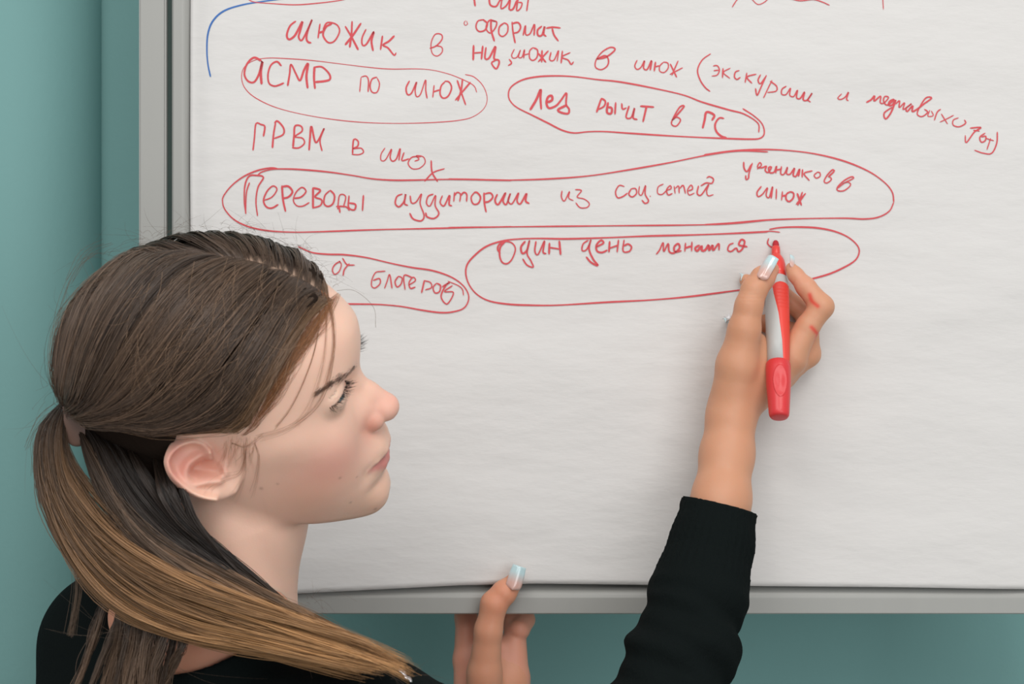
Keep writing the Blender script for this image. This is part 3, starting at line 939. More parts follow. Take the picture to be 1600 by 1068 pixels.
# right hand ---------------------------------------------------------------------------
def rhand(P):
    fore = chain(P, [W(1112, 860, -92), W(1127, 780, -76), W(1136, 710, -61), W(1141, 672, -55)], [24.0, 21, 19.2, 18.6], 12)
    thm = chain(P, [W(1141, 640, -54), W(1152, 570, -60), W(1163, 515, -64), W(1170, 478, -64), W(1178, 453, -62)], [17.4, 16.0, 12.2, 10.2, 10.0], 5)
    thd = chain(P, [W(1178, 453, -62), W(1192, 434, -59), W(1204, 421, -56)], [10.0, 9.2, 6.6], 3)
    d = smin(fore, thm, 14)
    palm = chain(P, [W(1150, 632, -46), W(1190, 590, -42), W(1232, 560, -40)], [19, 19, 14.5], 8)
    palm = smin(palm, chain(P, [W(1158, 625, -32), W(1215, 583, -25), W(1264, 552, -24)], [17, 14, 9.5], 6), 8)
    palm = smin(palm, chain(P, [W(1160, 605, -28), W(1215, 560, -18)], [16, 13], 6), 6)
    d = smin(d, palm, 9)
    d = smin(d, thd, 3)
    d = smin(d, ell(P, W(1172, 560, -48), (20, 12, 22)), 10)
    idx_ = chain(P, [W(1236, 555, -44), W(1262, 510, -45), W(1284, 479, -45), W(1259, 448, -40), W(1243, 429, -36), W(1236.5, 419, -34)],
                 [12.5, 9.2, 9.4, 7.6, 6.0, 4.6], 3)
    d = smin(d, idx_, 5)
    mid = chain(P, [W(1262, 555, -24), W(1262, 492, -17), W(1222, 462, -14), W(1180, 443, -15), W(1166, 438.5, -15)], [9.8, 8.6, 7.6, 6.4, 5.4], 3)
    d = smin(d, mid, 2.5)
    rg = chain(P, [W(1245, 570, -17), W(1246, 520, -10.5), W(1200, 505, -10), W(1158, 503, -13)], [9, 7.6, 6.8, 5.6], 3)
    d = smin(d, rg, 2.0)
    pk = chain(P, [W(1220, 590, -15), W(1225, 548, -9), W(1190, 540, -8), W(1150, 545, -10)], [8, 6.6, 5.8, 5], 3)
    d = smin(d, pk, 2)
    # creases on the index finger and the thumb knuckle
    d = smax(d, -chain(P, [W(1258, 481, -54), W(1277, 479, -57)], [.9, .5], 1), 1.4)
    d = d + .14 * np.sin((P[:, 2] - W(0, 462, -60)[2]) * 2.2) * gb(P, W(1172, 465, -73), (11, 6, 5))
    return d


def lhand(P):
    th = chain(P, [W(757, 1110, -6), W(757, 1050, -12), W(763, 985, -19), W(772, 943, -21)], [17, 13.5, 10.6, 10.6], 5)
    td = chain(P, [W(772, 943, -21), W(788, 925, -20), W(802, 910, -19)], [10.6, 9.8, 7.4], 3)
    d = smin(th, td, 3)
    bk = chain(P, [W(738, 1130, 10), W(729, 1030, 24), W(728, 962, 29), W(735, 925, 32)], [16, 10.5, 8.5, 8.0], 5)
    bk = smin(bk, chain(P, [W(735, 925, 32), W(770, 905, 33), W(815, 925, 31)], [8, 7.5, 7], 4), 3)
    fg = chain(P, [W(815, 925, 31), W(822, 968, 26), W(812, 982, 18)], [7, 7.0, 9.0], 3)
    fg2 = chain(P, [W(775, 935, 46), W(800, 960, 34), W(806, 985, 24)], [8, 9, 10.0], 4)
    pl = chain(P, [W(795, 1140, 8), W(803, 1060, 14), W(803, 1005, 20)], [17, 12.5, 10.5], 5)
    d2 = smin(smin(bk, pl, 4), smin(fg, fg2, 3), 2.5)
    mid = chain(P, [W(770, 1120, 8), W(768, 1020, 18)], [24, 14], 6)
    d2 = smin(d2, mid, 8)
    return smin(d, d2, 4)


SK = srgb(236, 194, 172)
V, F = sdf_mesh(head, (-118, -108, -190), (124, 108, 122), 1.0)
P = V.copy()
Q = P.copy(); Q[:, 1] = np.abs(Q[:, 1])
col = np.tile(SK, (len(P), 1))


def tint(col, w, c):
    w = np.clip(w, 0, 1)[:, None]
    return col * (1 - w) + np.asarray(c) * w


col = tint(col, .50 * gb(Q, (66, 44, -20), (26, 26, 19)), srgb(216, 138, 128))
col = tint(col, .30 * gb(Q, (50, 55, -40), (26, 26, 22)), srgb(205, 140, 112))
col = tint(col, .45 * gb(Q, (103, 0, -6), (15, 16, 13)), srgb(228, 150, 136))
col = tint(col, .55 * gb(Q, (91, 16, -13), (9, 9, 9)), srgb(208, 122, 104))
col = tint(col, .35 * gb(Q, (80, 26, 18), (16, 14, 8)), srgb(214, 172, 160))
col = tint(col, .25 * gb(Q, (82, 18, -70), (18, 18, 14)), srgb(200, 150, 115))
# lips
lipz = np.interp(Q[:, 1], [0, 8, 16, 24], [-37.6, -38.2, -40.5, -43.2])
lipb = np.interp(Q[:, 1], [0, 8, 16, 24], [-54.0, -52.6, -48.6, -44.2])
lm = (1 / (1 + np.exp(-(lipz - P[:, 2]) * 1.6))) * (1 / (1 + np.exp(-(P[:, 2] - lipb) * 1.2))) * (Q[:, 1] < 24.5) * (P[:, 0] > 80)
col = tint(col, .8 * lm, srgb(196, 112, 110))
# ear: its redness, plus shade of the hollow darkened into the concha colour
em = np.all((P > ear_lo) & (P < ear_hi), axis=1)
ew = np.zeros(len(P)); ew[em] = 1
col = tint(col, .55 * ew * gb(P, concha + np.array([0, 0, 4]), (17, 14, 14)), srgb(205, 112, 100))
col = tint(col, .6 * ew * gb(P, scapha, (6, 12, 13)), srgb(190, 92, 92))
col = tint(col, .35 * ew * gb(P, np.mean(e1[3:8], 0), (9, 12, 20)), srgb(228, 150, 135))
for (mx_, my_, my, r_) in [(408, 763, -62, 1.2), (434, 755, -60, .8), (530, 752, -50, .9), (556, 752, -40, .6), (548, 784, -35, .8), (588, 787, -12, 1.2)]:
    pm = L(mx_, my_, my)
    col = tint(col, .45 * np.exp(-((P[:, 0] - pm[0]) ** 2 + (P[:, 2] - pm[2]) ** 2) / (r_ * 1.0) ** 2) * (P[:, 1] < -4), srgb(120, 62, 48))
# scalp under the hair
scalp = skull(P)
V_HEADL = V.copy()
HV, HF, HC = h2w(V), F, col

parts = [(HV, HF, HC)]
for fn, lo, hi, h in ((rhand, W(1060, 870, 0) * [1, 0, 1] + [-10, -130, 0], W(1330, 395, 0) * [1, 0, 1] + [0, 0, 0], .8),
                      (lhand, W(690, 1150, 0) * [1, 0, 1] + [0, -50, 0], W(850, 880, 0) * [1, 0, 1] + [0, 60, 0], .9)):
    V, F = sdf_mesh(fn, lo, hi, h)
    if fn is rhand:
        c = np.tile(srgb(203, 148, 116), (len(V), 1))
        c = tint(c, .4 * gb(V, W(1205, 425, -58), (12, 12, 12)), srgb(228, 148, 128))
        c = tint(c, .35 * gb(V, W(1250, 445, -40), (14, 14, 14)), srgb(230, 160, 138))
        c = tint(c, .35 * gb(V, W(1165, 500, -75), (14, 12, 24)), srgb(190, 132, 98))
        for line_ in ([(1266, 460), (1269, 470), (1277, 478)], [(1267, 511), (1274, 518), (1278, 522), (1277, 532)]):
            lp = catmull(np.array([W(a, b, -52)[[0, 2]] for a, b in line_]), 14)
            dd = np.min(np.linalg.norm(V[:, None, [0, 2]] - lp[None], axis=2), 1) if len(V) < 4e5 else 0
            tt = (V[:, 1] < -38)
            c = tint(c, .85 * tt * np.exp(-(dd / 1.7) ** 2), srgb(214, 60, 48))
    else:
        c = np.tile(srgb(208, 148, 118), (len(V), 1))
        c = tint(c, .5 * gb(V, W(785, 935, -28), (15, 14, 15)), srgb(214, 136, 104))
        c = tint(c, .5 * (V[:, 1] > 5), srgb(214, 150, 132))
    parts.append((V, F, c))
V, F = sdf_mesh(limbs, (-470, -420, -800), (260, 80, -130), 4.0)
parts.append((V, F, np.tile(srgb(214, 152, 124), (len(V), 1))))
VV, FF, CC, n0 = [], [], [], 0
for v, f, c in parts:
    VV.append(v); FF.append(f + n0); CC.append(c); n0 += len(v)
body = child(raw('body', np.vstack(VV), np.vstack(FF), M['skin'], None, col=np.vstack(CC)))

#@@EYES
from mathutils.bvhtree import BVHTree
from mathutils import Vector
dgl = BVHTree.FromPolygons([tuple(v) for v in V_HEADL], [tuple(int(i) for i in f) for f in HF])


def snap(P):
    o_, n_ = [], []
    for p in P:
        h_ = dgl.find_nearest(Vector(p))
        o_.append(tuple(h_[0])); n_.append(tuple(h_[1]))
    return np.array(o_), np.array(n_)


for s in (-1, 1):
    ec = h2w(np.array([68.5, 31 * s, 21.]))
    u = np.linspace(0, np.pi, 25); v = np.linspace(0, 2 * np.pi, 33)[:-1]
    gaze = HR @ np.array([.93, s * .10, .10]); gaze /= np.linalg.norm(gaze)
    a1 = np.cross(gaze, [0, 0, 1]); a1 /= np.linalg.norm(a1); a2 = np.cross(gaze, a1)
    UU, VV_ = np.meshgrid(u, v, indexing='ij')
    r_ = 12.1 + 1.0 * np.exp(-(UU / .35) ** 2)
    Pp = ec + (r_ * np.cos(UU))[..., None] * gaze + (r_ * np.sin(UU) * np.cos(VV_))[..., None] * a1 + (r_ * np.sin(UU) * np.sin(VV_))[..., None] * a2
    idx = np.arange(Pp.shape[0] * Pp.shape[1]).reshape(Pp.shape[:2])
    F = np.stack([idx[:-1], np.roll(idx[:-1], -1, 1), np.roll(idx[1:], -1, 1), idx[1:]], -1).reshape(-1, 4)
    cc = np.where((UU < .16)[..., None], srgb(15, 15, 18), np.where((UU < .5)[..., None], srgb(95, 120, 125), srgb(225, 218, 212)))
    child(raw('eye', Pp.reshape(-1, 3), F, M['eye'], None, col=cc.reshape(-1, 3)))


def hairs_along(name, roots, dirs, length, r0, colr, curl, nseg=7):
    """short tapered hairs; roots/dirs/curl (N,3) world mm"""
    t = np.linspace(0, 1, nseg)[None, :, None]
    pth = roots[:, None] + dirs[:, None] * length[:, None, None] * t + curl[:, None] * length[:, None, None] * t ** 2
    rad = r0 * (1 - .85 * t[..., 0]) * np.ones((len(roots), 1))
    cols = np.tile(colr, (len(roots), nseg, 1))
    return child(strands(name, pth, rad, cols, M['hair'], None))


for s in (-1, 1):
    # upper lashes
    n = 90
    t = np.sort(rng.uniform(0, 1, n))
    lid = catmull(np.array([[80.5, 19, 25.5], [82.3, 26, 26.2], [80.0, 35, 25.0], [73.5, 44.5, 21]]), n)
    lid += rng.normal(0, .25, lid.shape)
    dr = np.stack([.75 - .25 * t, .05 + .75 * t, np.full(n, -.32)], 1) + rng.normal(0, .10, (n, 3))
    cu = np.stack([.15 * np.ones(n), .1 * t, .42 * np.ones(n)], 1)
    fl = np.array([1, s, 1.])
    hairs_along('eyelashes', h2w(lid * fl), (dr * fl) @ HR.T, rng.uniform(6.0, 9.5, n), .17, srgb(38, 28, 26), (cu * fl) @ HR.T)
    n = 40
    t = np.sort(rng.uniform(0, 1, n))
    lid = catmull(np.array([[80.5, 21, 19.5], [81.0, 28, 18.8], [78.5, 37, 18.5], [73.0, 44.5, 19]]), n)
    dr = np.stack([.65 - .2 * t, .05 + .6 * t, np.full(n, -.55)], 1) + rng.normal(0, .12, (n, 3))
    hairs_along('eyelashes', h2w(lid * fl), (dr * fl) @ HR.T, rng.uniform(2.5, 4, n), .09, srgb(70, 52, 46), (np.zeros((n, 3))) @ HR.T)
    # eyebrow
    n = 350
    t = rng.uniform(0, 1, n) ** .85
    bl = np.array([[87.5, 7.5, 30.0], [84.5, 17, 33.0], [80.5, 27, 35.5], [75.0, 38, 36.0], [68, 49, 34.5]])
    bp = catmull(bl, 200)[(t * 199).astype(int)]
    bp[:, 2] += rng.normal(0, 1.6, n) * (1.1 - .6 * t) 
    bp, g = snap(bp)
    g *= np.sign((g * (bp - np.array([60, 0, 20]))).sum(1))[:, None]
    tan = np.stack([-.42 - .2 * t, .88 * np.ones(n), .34 - .55 * t], 1)
    dr = tan + g * .18 + rng.normal(0, .14, (n, 3))
    dr /= np.linalg.norm(dr, axis=1, keepdims=True)
    hairs_along('eyebrow', h2w(bp * fl), (dr * fl) @ HR.T, rng.uniform(4, 7.5, n) * (1 - .3 * t), .12, srgb(112, 89, 76), np.zeros((n, 3)))

#@@NAILS
def nail(base, tip, up, wid, name='fingernail', arch=.35, thick=.5, tipc=srgb(188, 214, 217), basec=srgb(212, 170, 158), lab=None):
    base = np.asarray(base, float); tip = np.asarray(tip, float)
    ax = tip - base; Ln = np.linalg.norm(ax); ax /= Ln
    up = up - (up @ ax) * ax; up /= np.linalg.norm(up)
    sd = np.cross(ax, up)
    nu, nv_ = 16, 13
    u = np.linspace(0, 1, nu); v = np.linspace(-1, 1, nv_)
    U, Vv = np.meshgrid(u, v, indexing='ij')
    half = wid / 2 * np.where(U < .18, np.sqrt(np.clip(1 - ((.18 - U) / .18) ** 2, .05, 1)), 1) * (1 - .12 * np.clip(U - .6, 0, 1) / .4)
    h_ = arch * wid * (1 - Vv ** 2) + .5 * np.sin(U * np.pi)
    top = base + ax * (U * Ln)[..., None] + sd * (half * Vv)[..., None] + up * h_[..., None]
    bot = top - up * thick
    idx = np.arange(nu * nv_).reshape(nu, nv_)
    F1 = np.stack([idx[:-1, :-1], idx[1:, :-1], idx[1:, 1:], idx[:-1, 1:]], -1).reshape(-1, 4)
    N = nu * nv_
    ring = np.concatenate([idx[:, 0], idx[-1, 1:], idx[-2::-1, -1], idx[0, -2:0:-1]])
    Fr = np.stack([ring, np.roll(ring, -1), np.roll(ring, -1) + N, ring + N], -1)
    w_ = np.clip((U - .30) / .45, 0, 1)[..., None]
    cc = basec * (1 - w_) + tipc * w_
    cc = cc.reshape(-1, 3)
    o = raw(name, np.vstack([top.reshape(-1, 3), bot.reshape(-1, 3)]), np.vstack([F1[:, ::-1], F1 + N, Fr]), M['nail'], None, col=np.vstack([cc, cc]))
    child(o)
    if lab:
        o['label'] = lab
    return o


NB = 'pale blue gel fingernail'
nail(W(1188, 437, -69), W(1208, 402, -63), np.array([-.50, -.80, .30]), 11.5, arch=.30, lab=NB)
nail(W(1237, 420, -38), W(1237, 402, -29), np.array([.9, -.15, .45]), 8.5, arch=.25, lab=NB)
nail(W(1169, 437, -12), W(1156, 432, -16), np.array([-.1, -.8, .6]), 8.5, arch=.25, lab=NB)
nail(W(1156, 498, -13), W(1131, 501, -17), np.array([-.1, -.5, .9]), 8, arch=.25, lab=NB)
nail(W(800, 921, -27.5), W(812, 884, -25), np.array([.10, -.95, .25]), 12.5, arch=.26, lab='pale blue gel thumbnail')
# star charm on the ring fingernail
import bmesh
sc_ = W(1139, 497, -24)
st = []
for i in range(10):
    r_ = 4.6 if i % 2 == 0 else 2.0
    a = i * math.pi / 5 + .3
    st.append((r_ * math.cos(a), 0, r_ * math.sin(a)))
Vs = [np.array([0, -2.0, 0])] + [np.array(p) for p in st] + [np.array([0, 1.5, 0])]
Fs = [[0, 1 + (i + 1) % 10, 1 + i] for i in range(10)] + [[11, 1 + i, 1 + (i + 1) % 10] for i in range(10)]
o = raw('nail_charm', np.array(Vs) + sc_, np.array(Fs), M['star'], None, smooth=False)
child(o); o['label'] = 'tiny white star charm on a nail'

#@@PEN
pen = thing('marker', 'red and grey marker pen held against the sheet by the right hand', 'marker', tuple(W(1212, 378, -3) * MM))
bpy.context.view_layer.update()
pA = W(1212, 378, -11.5); pB = W(1217.5, 651, -84)
pax = (pB - pA); PL = np.linalg.norm(pax); pax /= PL
pe1 = np.cross(pax, np.array([0, -1, 0])); pe1 /= np.linalg.norm(pe1)
if pe1[0] < 0:
    pe1 = -pe1
pe2 = np.cross(pe1, pax)
if pe2[1] > 0:
    pe2 = -pe2                                     # towards the viewer


def penpt(s, r, th, off=0.0):
    """s fraction along, th=0 faces the viewer, +90deg faces right"""
    c = pA + pax * (s * PL) + pe1 * off
    return c + r * (np.cos(th)[..., None] * pe2 + np.sin(th)[..., None] * pe1)


def lathe(name, prof, material, n=48, caps=True, lab=None):
    """prof: (pixel y along the pen, half width px, sideways shift px)"""
    th = np.linspace(0, 2 * np.pi, n, endpoint=False)
    rows = []
    for py, hw, sh in prof:
        s = (py - 378) / 273.
        k = S * (1 + (-11.5 - 72.5 * s) / D)
        rows.append(penpt(s, hw * k, th, sh * k))
    V = np.vstack(rows)
    m = len(rows)
    idx = np.arange(m * n).reshape(m, n)
    F = np.stack([idx[:-1], idx[1:], np.roll(idx[1:], -1, 1), np.roll(idx[:-1], -1, 1)], -1).reshape(-1, 4)
    c0 = rows[0].mean(0); c1 = rows[-1].mean(0)
    V = np.vstack([V, c0, c1])
    z_ = len(V)
    Fc = [[idx[0, i], idx[0, (i + 1) % n], z_ - 2, z_ - 2] for i in range(n)] + [[idx[-1, (i + 1) % n], idx[-1, i], z_ - 1, z_ - 1] for i in range(n)]
    me = bpy.data.meshes.new(name)
    FF = [list(f) for f in F] + [f[:3] for f in Fc]
    me.from_pydata([tuple(v * MM) for v in V], [], FF)
    me.update()
    bm = bmesh.new(); bm.from_mesh(me); bmesh.ops.recalc_face_normals(bm, faces=bm.faces[:]); bm.to_mesh(me); bm.free()
    o = link(name, me, material)
    o.parent = pen
    o.matrix_parent_inverse = pen.matrix_world.inverted()
    if lab:
        o['label'] = lab
    return o


lathe('nib', [(375.5, .4, 0), (376, 2.4, 0), (378, 4.2, 0), (381, 5.0, 0), (390, 5.2, 0)], M['nib'], lab='dark red felt nib')
lathe('nib_holder', [(386, 5.0, 0), (386.5, 6.3, 0), (390, 6.7, 0), (399, 6.9, 0), (400, 6.7, 0)], M['red'], lab='red plastic nib holder')
lathe('front_section', [(398.5, 6.8, 0), (400, 7.4, .3), (404, 9.6, 1.2), (409, 11.4, 1.8), (416, 12.6, 2.2), (426, 13.2, 2.4), (438, 14.0, 2.2)], M['red'], lab='red tapered front')
lathe('barrel', [(436, 13.6, 2.2), (436.5, 14.6, 2.0), (444, 15.6, 1.6), (455, 17.0, .8), (470, 17.9, .2), (500, 18.3, -.3), (540, 17.6, -.2), (574, 16.6, 0)], M['grey'], lab='grey barrel')
cap = lathe('cap', [(568, 16.0, 0), (570, 18.2, 0), (571.5, 19.0, 0), (580, 19.6, 0), (600, 19.4, 0), (625, 17.6, 0), (645, 16.2, 0), (649, 15.4, 0), (651.5, 13.4, 0), (652, 10, 0)], M['cap'], n=64, lab='red cap pushed on the rear end')
# grip inlay: a raised red rubber field on the right of the barrel with fine ridges near its top
ss = np.linspace(449, 573, 90)
left = np.interp(ss, [449, 452, 458, 470, 500, 540, 573], [2, -6, -10, -8, -1, 4, 5.5])
hw = np.interp(ss, [436, 444, 455, 470, 500, 540, 574], [14.6, 15.6, 17.0, 17.9, 18.3, 17.6, 16.6])
shf = np.interp(ss, [436, 455, 470, 500, 574], [2.0, .8, .2, -.3, 0])
rows = []
nt_ = 26
for i, s in enumerate(ss):
    th0 = math.asin(np.clip((left[i]) / hw[i], -.95, .95))
    th1 = math.radians(150)
    if s < 456:
        mid_ = (math.radians(10 + 0) )
        th1 = math.radians(np.interp(s, [449, 456], [60, 150]))
    th = np.linspace(th0, th1, nt_)
    rid = .55 * max(0, math.sin((s - 455) * 1.15)) * (1 if 458 < s < 492 else 0) * np.exp(-((np.linspace(0, 1, nt_) - .25) / .22) ** 2)
    edge = np.minimum(1, np.minimum(np.arange(nt_), nt_ - 1 - np.arange(nt_)) / 1.5) * min(1, i / 2)
    sf = (s - 378) / 273.
    k = S * (1 + (-11.5 - 72.5 * sf) / D)
    rows.append(penpt(sf, (hw[i] * k + (.75 - rid) * edge - .1)[..., None] if False else 0, th, shf[i] * k) + ((hw[i] * k + (.75 - rid) * edge - .1)[:, None] * (np.cos(th)[:, None] * pe2 + np.sin(th)[:, None] * pe1)))
V = np.vstack(rows)
idx = np.arange(len(V)).reshape(len(ss), nt_)
F = np.stack([idx[:-1, :-1], idx[:-1, 1:], idx[1:, 1:], idx[1:, :-1]], -1).reshape(-1, 4)
o = raw('grip', V, F, M['grip'])
o.parent = pen; o.matrix_parent_inverse = pen.matrix_world.inverted(); o['label'] = 'ridged red rubber grip panel'
# oval thumb recess rim on the cap
th = np.linspace(0, 2 * np.pi, 48, endpoint=False)
rows = []
for rr_, hh in ((1.0, .12), (.95, .42), (.89, .42), (.82, .12), (.4, .10), (.02, .10)):
    sf = (604 + 24 * rr_ * np.cos(th) - 378) / 273.
    k = S * (1 - 70 / D)
    ang = (11.5 * rr_ * np.sin(th)) / 18.8
    hwc = np.interp(604 + 24 * rr_ * np.cos(th), [580, 600, 625, 645], [19.6, 19.4, 17.6, 16.2]) * k + hh 
    c = pA + pax * (sf * PL)[:, None]
    rows.append(c + hwc[:, None] * (np.cos(ang)[:, None] * pe2 + np.sin(ang)[:, None] * pe1))
V = np.vstack(rows)
idx = np.arange(len(V)).reshape(len(rows), 48)
F = np.stack([idx[:-1], idx[1:], np.roll(idx[1:], -1, 1), np.roll(idx[:-1], -1, 1)], -1).reshape(-1, 4)
o = raw('cap_recess', V, F, M['cap'])
o.parent = pen; o.matrix_parent_inverse = pen.matrix_world.inverted()

#@@CLOTHES
cuf_a = W(1116, 785, -78); cuf_ax = W(1085, 905, -108) - WRR; cuf_ax /= np.linalg.norm(cuf_ax)
cn = W(1070, 776, -78) - W(1181, 803, -78)
cuff_n = np.array([.24 * 1.0, .12, .97]); cuff_n /= np.linalg.norm(cuff_n)
cuff_p = W(1126, 789, -80)


def sleeve(P):
    r = chain(P, [SHR, ELR, W(1070, 1010, -130), W(1095, 915, -108), W(1112, 850, -93), W(1126, 780, -78), W(1128, 760, -74)],
              [50, 45, 38.5, 34.5, 31, 27.8, 27.8], 8)
    ax = W(1128, 760, -74) - W(1085, 950, -115)
    ax /= np.linalg.norm(ax)
    q = P - W(1085, 950, -115)
    s = q @ ax
    rad = q - s[:, None] * ax
    e1_ = np.cross(ax, [0, 1., 0]); e1_ /= np.linalg.norm(e1_); e2_ = np.cross(ax, e1_)
    th = np.arctan2(rad @ e2_, rad @ e1_)
    ribz = np.clip((s - 18) / 8, 0, 1)
    r = r + ribz * .75 * np.sin(th * 34)
    # gathered folds below the cuff
    fw = np.clip((8 - s) / 14, 0, 1)
    r = r - fw * (2.4 * np.sin(s / 6.8 + 1.3 * np.sin(th * 2) + .8) + 1.2 * np.sin(s / 3.4 + th * 3))
    r = r - 2.2 * np.exp(-((s - 10) / 7) ** 2)
    r = smax(r, (P - cuff_p) @ cuff_n, 1.0)
    # hollow mouth of the cuff around the forearm
    inner = chain(P, [W(1112, 850, -93), W(1126, 780, -78), W(1128, 740, -74)], [22, 25.3, 26], 3)
    inner = np.maximum(inner, -((P - cuff_p) @ cuff_n + 14))
    r = smax(r, -inner, .8)
    return r


def jumper(P):
    d = torso(P) - 6
    l = chain(P, [SHL, ELL, W(700, 1260, 0)], [49, 40, 28], 12)
    d = smin(d, l, 14)
    d = smin(d, sleeve(P), 12)
    # folds
    d = d + 1.6 * np.sin(P[:, 0] / 23 + P[:, 2] / 31 + 1.5 * np.sin(P[:, 1] / 40)) * np.clip((-230 - P[:, 2]) / 30, 0, 1) * np.clip((P[:, 0] * -1 + 120) / 60, 0, 1)
    # neck opening
    nk = ell(P, W(272, 935, -240), (80, 96, 50))
    nk = smin(nk, ell(P, W(428, 930, -235), (42, 70, 30)), 10)
    d = smax(d, -nk, 2)
    return d


V, F = sdf_mesh(jumper, (-500, -440, -820), (260, 80, -100), 2.2)
jm = child(raw('jumper', V, F, M['knit'])); jm['label'] = 'black knitted jumper with ribbed cuffs'
# trousers and shoes below the frame
def legs(P):
    d = None
    for s in (-1, 1):
        hp = HIP + np.array([30 * s - 10, 85 * s * .6, -60]); kn = hp + np.array([15, 0, -330]); an = kn + np.array([-5, 0, -290])
        e = chain(P, [hp, kn, an], [92, 62, 46], 10)
        d = e if d is None else smin(d, e, 12)
    return smin(d, ell(P, HIP + np.array([0, 0, -10]), (156, 112, 120)), 30)
V, F = sdf_mesh(legs, (-420, -420, -1385), (60, 0, -560), 7)
child(raw('trousers', V, F, M['denim']))
for s in (-1, 1):
    a = HIP + np.array([30 * s, 51 * s, -680])
    V, F = sdf_mesh(lambda P: np.maximum(smin(ell(P, a + [45, 0, -55], (125, 46, 50)), cone(P, a + [0, 0, 30], a + [0, 0, -30], 45, 45), 15), -1399 - P[:, 2]), a + [-100, -80, -85], a + [190, 80, 90], 5)
    child(raw('shoe', V, F, M['shoe']))
# a short run of silver sequins on the shoulder
for i in range(16):
    t = i / 15
    p = W(624 + 17 * t + rng.normal(0, 1.0), 1043 + 20 * t + rng.normal(0, 1.2), 0)
    # find the jumper surface in front of this pixel
    yy = np.linspace(-420, -150, 400)
    R_ = np.array([W(624 + 17 * t + 1.5 * math.sin(i * 9), 1046 + 18 * t + 1.5 * math.cos(i * 7), y) for y in yy])
    dj = jumper(R_)
    k_ = int(np.argmax(dj < 1)) if (dj < 1).any() else int(np.argmin(dj))
    c = R_[k_]
    a = rng.normal(size=3); a /= np.linalg.norm(a); b = np.cross(a, [0, -1, .3]); b /= np.linalg.norm(b); a = np.cross(b, [0, -1, .3] / np.linalg.norm([0, -1, .3]))
    th = np.arange(8) * np.pi / 4
    ringp = c + 1.3 * (np.cos(th)[:, None] * a + np.sin(th)[:, None] * b)
    Vq = np.vstack([ringp, c + np.array([0, -.6, .2]), c + np.array([0, .6, -.2])])
    Fq = np.array([[8, j, (j + 1) % 8] for j in range(8)] + [[9, (j + 1) % 8, j] for j in range(8)])
    raw('sequin', Vq, Fq, M['sequin'], jm, smooth=False)

#@@HAIR
def hull_push(P, off, face_too=False):
    """move head-local points so that they sit off mm above the skull"""
    for _ in range(4):
        d = skull(P)
        g = np.stack([skull(P + e * .5) - skull(P - e * .5) for e in np.eye(3)], 1)
        g /= np.linalg.norm(g, axis=1, keepdims=True) + 1e-9
        P = P + g * (off - d)[:, None]
    return P


TIE = L(101, 640, -8)


def ray_skull(px, py, off=9.0):
    """where the view ray through the pixel meets the skull grown by off mm (near side); else closest"""
    y = np.linspace(-120, 60, 361)
    R_ = np.array([L(px, py, v) for v in y])
    d = skull(R_) - off
    if (d < 0).any():
        return R_[int(np.argmax(d < 0))]
    return R_[int(np.argmin(d))]


GN = [  # near-side guides from the parting (or hairline) back to the tie, photo pixels
    [(530, 456), (492, 486), (465, 520), (441, 554), (420, 592), (400, 634), (376, 672), (335, 674), (270, 676), (190, 666), (128, 652)],
    [(512, 432), (480, 474), (440, 534), (402, 596), (362, 645), (315, 662), (255, 668), (185, 660), (124, 648)],
    [(486, 413), (452, 465), (405, 535), (355, 600), (300, 645), (240, 664), (180, 657), (122, 646)],
    [(455, 397), (412, 450), (355, 522), (300, 590), (245, 635), (190, 651), (120, 645)],
    [(420, 385), (370, 432), (305, 505), (250, 575), (205, 622), (160, 643), (117, 643)],
    [(380, 377), (325, 415), (260, 480), (208, 555), (170, 608), (140, 635), (114, 641)],
    [(340, 373), (280, 402), (215, 460), (170, 535), (142, 595), (124, 628), (110, 640)],
    [(300, 371), (235, 395), (175, 450), (137, 520), (118, 585), (110, 622), (107, 638)],
    [(262, 369), (200, 390), (148, 445), (117, 510), (104, 575), (102, 618), (104, 636)],
]
KH = 26
GL = []
for g in GN:
    p = np.array([ray_skull(x, y, 7) for x, y in g])
    p[0, 1] = 0
    p[-1] = TIE + (p[-1] - TIE) * .5
    GL.append(catmull(p, KH))
for m_ in (-18., 0.):                                # the back of the head down to the tie
    GL.append(catmull(np.array([(-38, m_, 124), (-62, m_, 119), (-88, m_, 102), (-106, m_, 78), (-116, m_, 50), (-119, m_ * .7, 28), TIE + (0, m_ * .1, 2)], float), KH))
GL = np.array(GL)


def interp_guides(G, u):
    x = np.clip(u, 0, 1) * (len(G) - 1)
    i = np.minimum(x.astype(int), len(G) - 2)
    f = (x - i)[:, None, None]
    return G[i] * (1 - f) + G[i + 1] * f


DK = srgb(46, 36, 30); MD = srgb(116, 93, 75); LT = srgb(158, 118, 80); GO = srgb(206, 154, 100)


